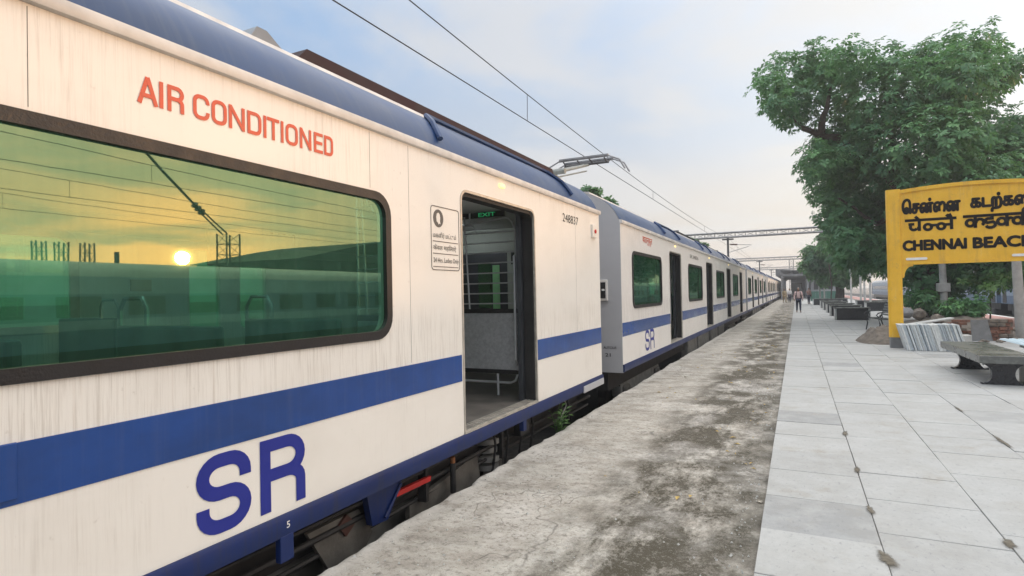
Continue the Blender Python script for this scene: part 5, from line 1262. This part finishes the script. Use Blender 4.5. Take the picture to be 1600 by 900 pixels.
def weeds():
    rg = random.Random(6)
    for i, (px, py, Y, n, lab) in enumerate(((1500, 482, 23, 120, 'leafy weeds sprouting around the concrete pole'), (1545, 442, 24, 26, 'light green leafy bush hanging by the right pole'), (1440, 470, 24.5, 120, 'dark shrub at the trunk of the big tree'))):
        c = unpx(px, py, 1, Y); t = thing('shrub', lab, 'shrub', (c.x, Y, 0)); B = [(c.x + rg.uniform(-.6, .6), Y + rg.uniform(-.4, .4), max(.3, c.z + rg.uniform(-.2, .2)), .28 if i else .36, .8) for _ in range(6)]
        m = MB(); m.tube([(c.x, Y, -.05), (c.x + .05, Y, max(.3, c.z))], [.03, .015], 6); m.build('stem', M_BARK, t); rosettes(B, n, .2, M_LEAF2 if i != 1 else M_PLANT, 'foliage', t, 70 + i)
weeds()

# ------------------------------------------------------------------ people
def skin(name, verts, edges, radii, mat, parent, levels=1, root=0):
    me = bpy.data.meshes.new('tmp'); me.from_pydata([tuple(v) for v in verts], edges, []); o = bpy.data.objects.new('tmp', me); C.objects.link(o)
    o.modifiers.new('s', 'SKIN'); sv = me.skin_vertices[0].data
    for i, r in enumerate(radii): sv[i].radius = r if isinstance(r, tuple) else (r, r); sv[i].use_root = (i == root)
    su = o.modifiers.new('u', 'SUBSURF'); su.levels = levels; su.render_levels = levels
    dg = bpy.context.evaluated_depsgraph_get(); ev = o.evaluated_get(dg); m2 = ev.to_mesh()
    b = MB().add([v.co[:] for v in m2.vertices], [tuple(p.vertices) for p in m2.polygons]); ev.to_mesh_clear(); bpy.data.objects.remove(o)
    q = b; out = bpy.data.meshes.new(name); out.from_pydata(q.v, [], q.f); out.materials.append(mat); out.polygons.foreach_set('use_smooth', [True] * len(out.polygons)); out.update()
    ob = bpy.data.objects.new(name, out); C.objects.link(ob); ob.parent = parent; ORG[ob.name] = ORG[parent.name]; return ob
def person(loc, H, rz, label, top_mat, leg_mat, hair_mat, stride=.16, bag=False, arm_l=None, arm_r=None, over=None):
    """local frame: faces -Y; H scales a 1.7 m figure"""
    p = thing('person', label, 'person', loc); k = H / 1.7; p.rotation_euler = (0, 0, rz)
    P = lambda x, y, z: Vector((x * k, y * k, z * k))
    J = {}; V = []; E = []; Rr = []
    def add(n, v, r, par=None):
        J[n] = len(V); V.append(v); Rr.append(tuple(a * k for a in r) if isinstance(r, tuple) else r * k)
        if par: E.append((J[par], J[n]))
    add('pelvis', P(0, 0, .92), (.145, .10)); add('waist', P(0, 0, 1.06), (.13, .095), 'pelvis'); add('chest', P(0, -.01, 1.25), (.155, .11), 'waist'); add('neckb', P(0, 0, 1.40), (.075, .07), 'chest'); add('neck', P(0, -.01, 1.47), .05, 'neckb'); add('jaw', P(0, -.03, 1.535), (.058, .068), 'neck'); add('head', P(0, -.015, 1.62), (.075, .092), 'jaw'); add('crown_', P(0, -.005, 1.675), (.05, .06), 'head')
    add('nose', P(0, -.115, 1.585), .012, 'jaw')
    for s, n in ((-1, 'l'), (1, 'r')):
        st = stride * s
        add('hip' + n, P(.085 * s, 0, .88), .095, 'pelvis'); add('knee' + n, P(.095 * s, -st * .8 - .03, .48), .058, 'hip' + n); add('ank' + n, P(.10 * s, -st * 1.1 + .02, .09), .036, 'knee' + n); add('toe' + n, P(.115 * s, -st * 1.1 - .15, .035), .033, 'ank' + n)
        add('sh' + n, P(.19 * s, 0, 1.375), .058, 'chest')
        el, wr = (arm_l if s < 0 else arm_r) or ((.245 * s, .04 + st * .25, 1.10), (.26 * s, -.05 + st * .6, .86))
        add('el' + n, P(*el), .042, 'sh' + n); add('wr' + n, P(*wr), .028, 'el' + n)
        d = (Vector(wr) - Vector(el)).normalized(); pm = Vector(wr) + d * .07; add('palm' + n, P(*pm), (.036, .020), 'wr' + n)
        sdv = d.cross(Vector((s, 0, 0))); sdv = sdv.normalized() if sdv.length > .05 else Vector((0, 1, 0))
        for i in range(4):
            b = pm + sdv * (.014 * (i - 1.5)) + d * .02; L = (.05, .06, .056, .042)[i]; c = d * .85 - Vector((.35 * s, 0, 0))
            add('f%s%d' % (n, i), P(*b), .009, 'palm' + n); add('g%s%d' % (n, i), P(*(b + d * L * .6)), .008, 'f%s%d' % (n, i)); add('h%s%d' % (n, i), P(*(b + d * L * .6 + c.normalized() * L * .5)), .007, 'g%s%d' % (n, i))
        tb = Vector(wr) + d * .03 - sdv * .03; add('t0' + n, P(*tb), .011, 'wr' + n); add('t1' + n, P(*(tb + d * .035 - sdv * .02)), .009, 't0' + n)
    skin('body', V, E, Rr, M_SKIN, p)
    def sub(names, grow, mat, nm, extra=()):
        idx = {n: i for i, n in enumerate(names)}; vv = [V[J[n]] for n in names]; rr = [tuple(a * grow + .006 for a in (Rr[J[n]] if isinstance(Rr[J[n]], tuple) else (Rr[J[n]],) * 2)) for n in names]
        inv = {v: q for q, v in J.items()}; ee = [(idx[inv[a]], idx[inv[b]]) for a, b in E if inv[a] in idx and inv[b] in idx]; return skin(nm, vv, ee, rr, mat, p)
    sub(['pelvis', 'waist', 'chest', 'neckb', 'shl', 'ell', 'shr', 'elr'] + (['wrl', 'wrr'] if over != 'short' else []), 1.16, top_mat, 'shirt')
    sub(['pelvis', 'hipl', 'kneel', 'ankl', 'hipr', 'kneer', 'ankr'], 1.22, leg_mat, 'trousers')
    for n in 'lr':
        a, b = V[J['ank' + n]], V[J['toe' + n]]; skin('shoe', [a + Vector((0, .04, -.05)) * k, b], [(0, 1)], [.045 * k, .042 * k], M_SHOE, p)
    skin('hair', [P(0, .015, 1.60), P(0, .02, 1.66), P(0, -.02, 1.695)], [(0, 1), (1, 2)], [(.078 * k, .085 * k), (.08 * k, .09 * k), (.055 * k, .05 * k)], hair_mat, p)
    if bag:
        for s in (-1, 1):
            pts = [P(.10 * s, .10, 1.42), P(.11 * s, -.02, 1.46), P(.125 * s, -.135, 1.34), P(.135 * s, -.15, 1.15), P(.17 * s, -.02, 1.0)]
            m = MB().tube(pts, .02 * k, 6); mm = [tuple(Vector(v) + ORG[p.name]) for v in m.v]; m.v = mm; m.build('strap', M_STRAP, p, smooth=True)
        m = MB().box(-.16 * k, .16 * k, .13 * k, .27 * k, .95 * k, 1.42 * k, .03); m.v = [tuple(Vector(v) + ORG[p.name]) for v in m.v]; m.build('backpack', M_STRAP, p, smooth=True)
    return p
w = unpx(1247, 488, 2, 0)
person((w.x + .04, w.y, .0), 1.57, R(4), 'person walking toward us in pale pink shirt, dark trousers and backpack straps', M_PINKSHIRT, M_NAVY, M_HAIRG, .13, True)
w = unpx(1264, 475, 2, 0)
person((w.x, w.y, .0), 1.55, R(150), 'person in brown top and dark trousers standing beside the round tree', M_BROWNTOP, M_NAVY, M_HAIR, .04, False, None, ((.27, -.10, 1.16), (.22, -.30, 1.28)))
w = unpx(1226, 473, 2, -.04)
person((w.x, w.y, -.045), 1.55, R(20), 'person in khaki clothes walking on the concrete strip by the far train', M_KHAKI, M_KHAKI, M_HAIR, .14)
person((-.75, 72, -.045), 1.58, R(170), 'person in dark trousers and pale blue shirt walking away near the canopy', M_WHITESHIRT, M_NAVY, M_HAIR, .12)

# ------------------------------------------------------------------ morning haze over the yard
def haze():
    t = bpy.data.materials.new('haze_air'); t.use_nodes = True; nt = t.node_tree; nt.nodes.clear()
    o = nt.nodes.new('ShaderNodeOutputMaterial'); v = nt.nodes.new('ShaderNodeVolumePrincipled')
    v.inputs['Color'].default_value = (.93, .95, .97, 1); v.inputs['Density'].default_value = .0017; v.inputs['Anisotropy'].default_value = .2
    nt.links.new(v.outputs[0], o.inputs['Volume'])
    MB().box(-60, 90, -60, 420, -2.1, 19).build('haze', t, kind='stuff')
haze()
S.cycles.volume_bounces = 0
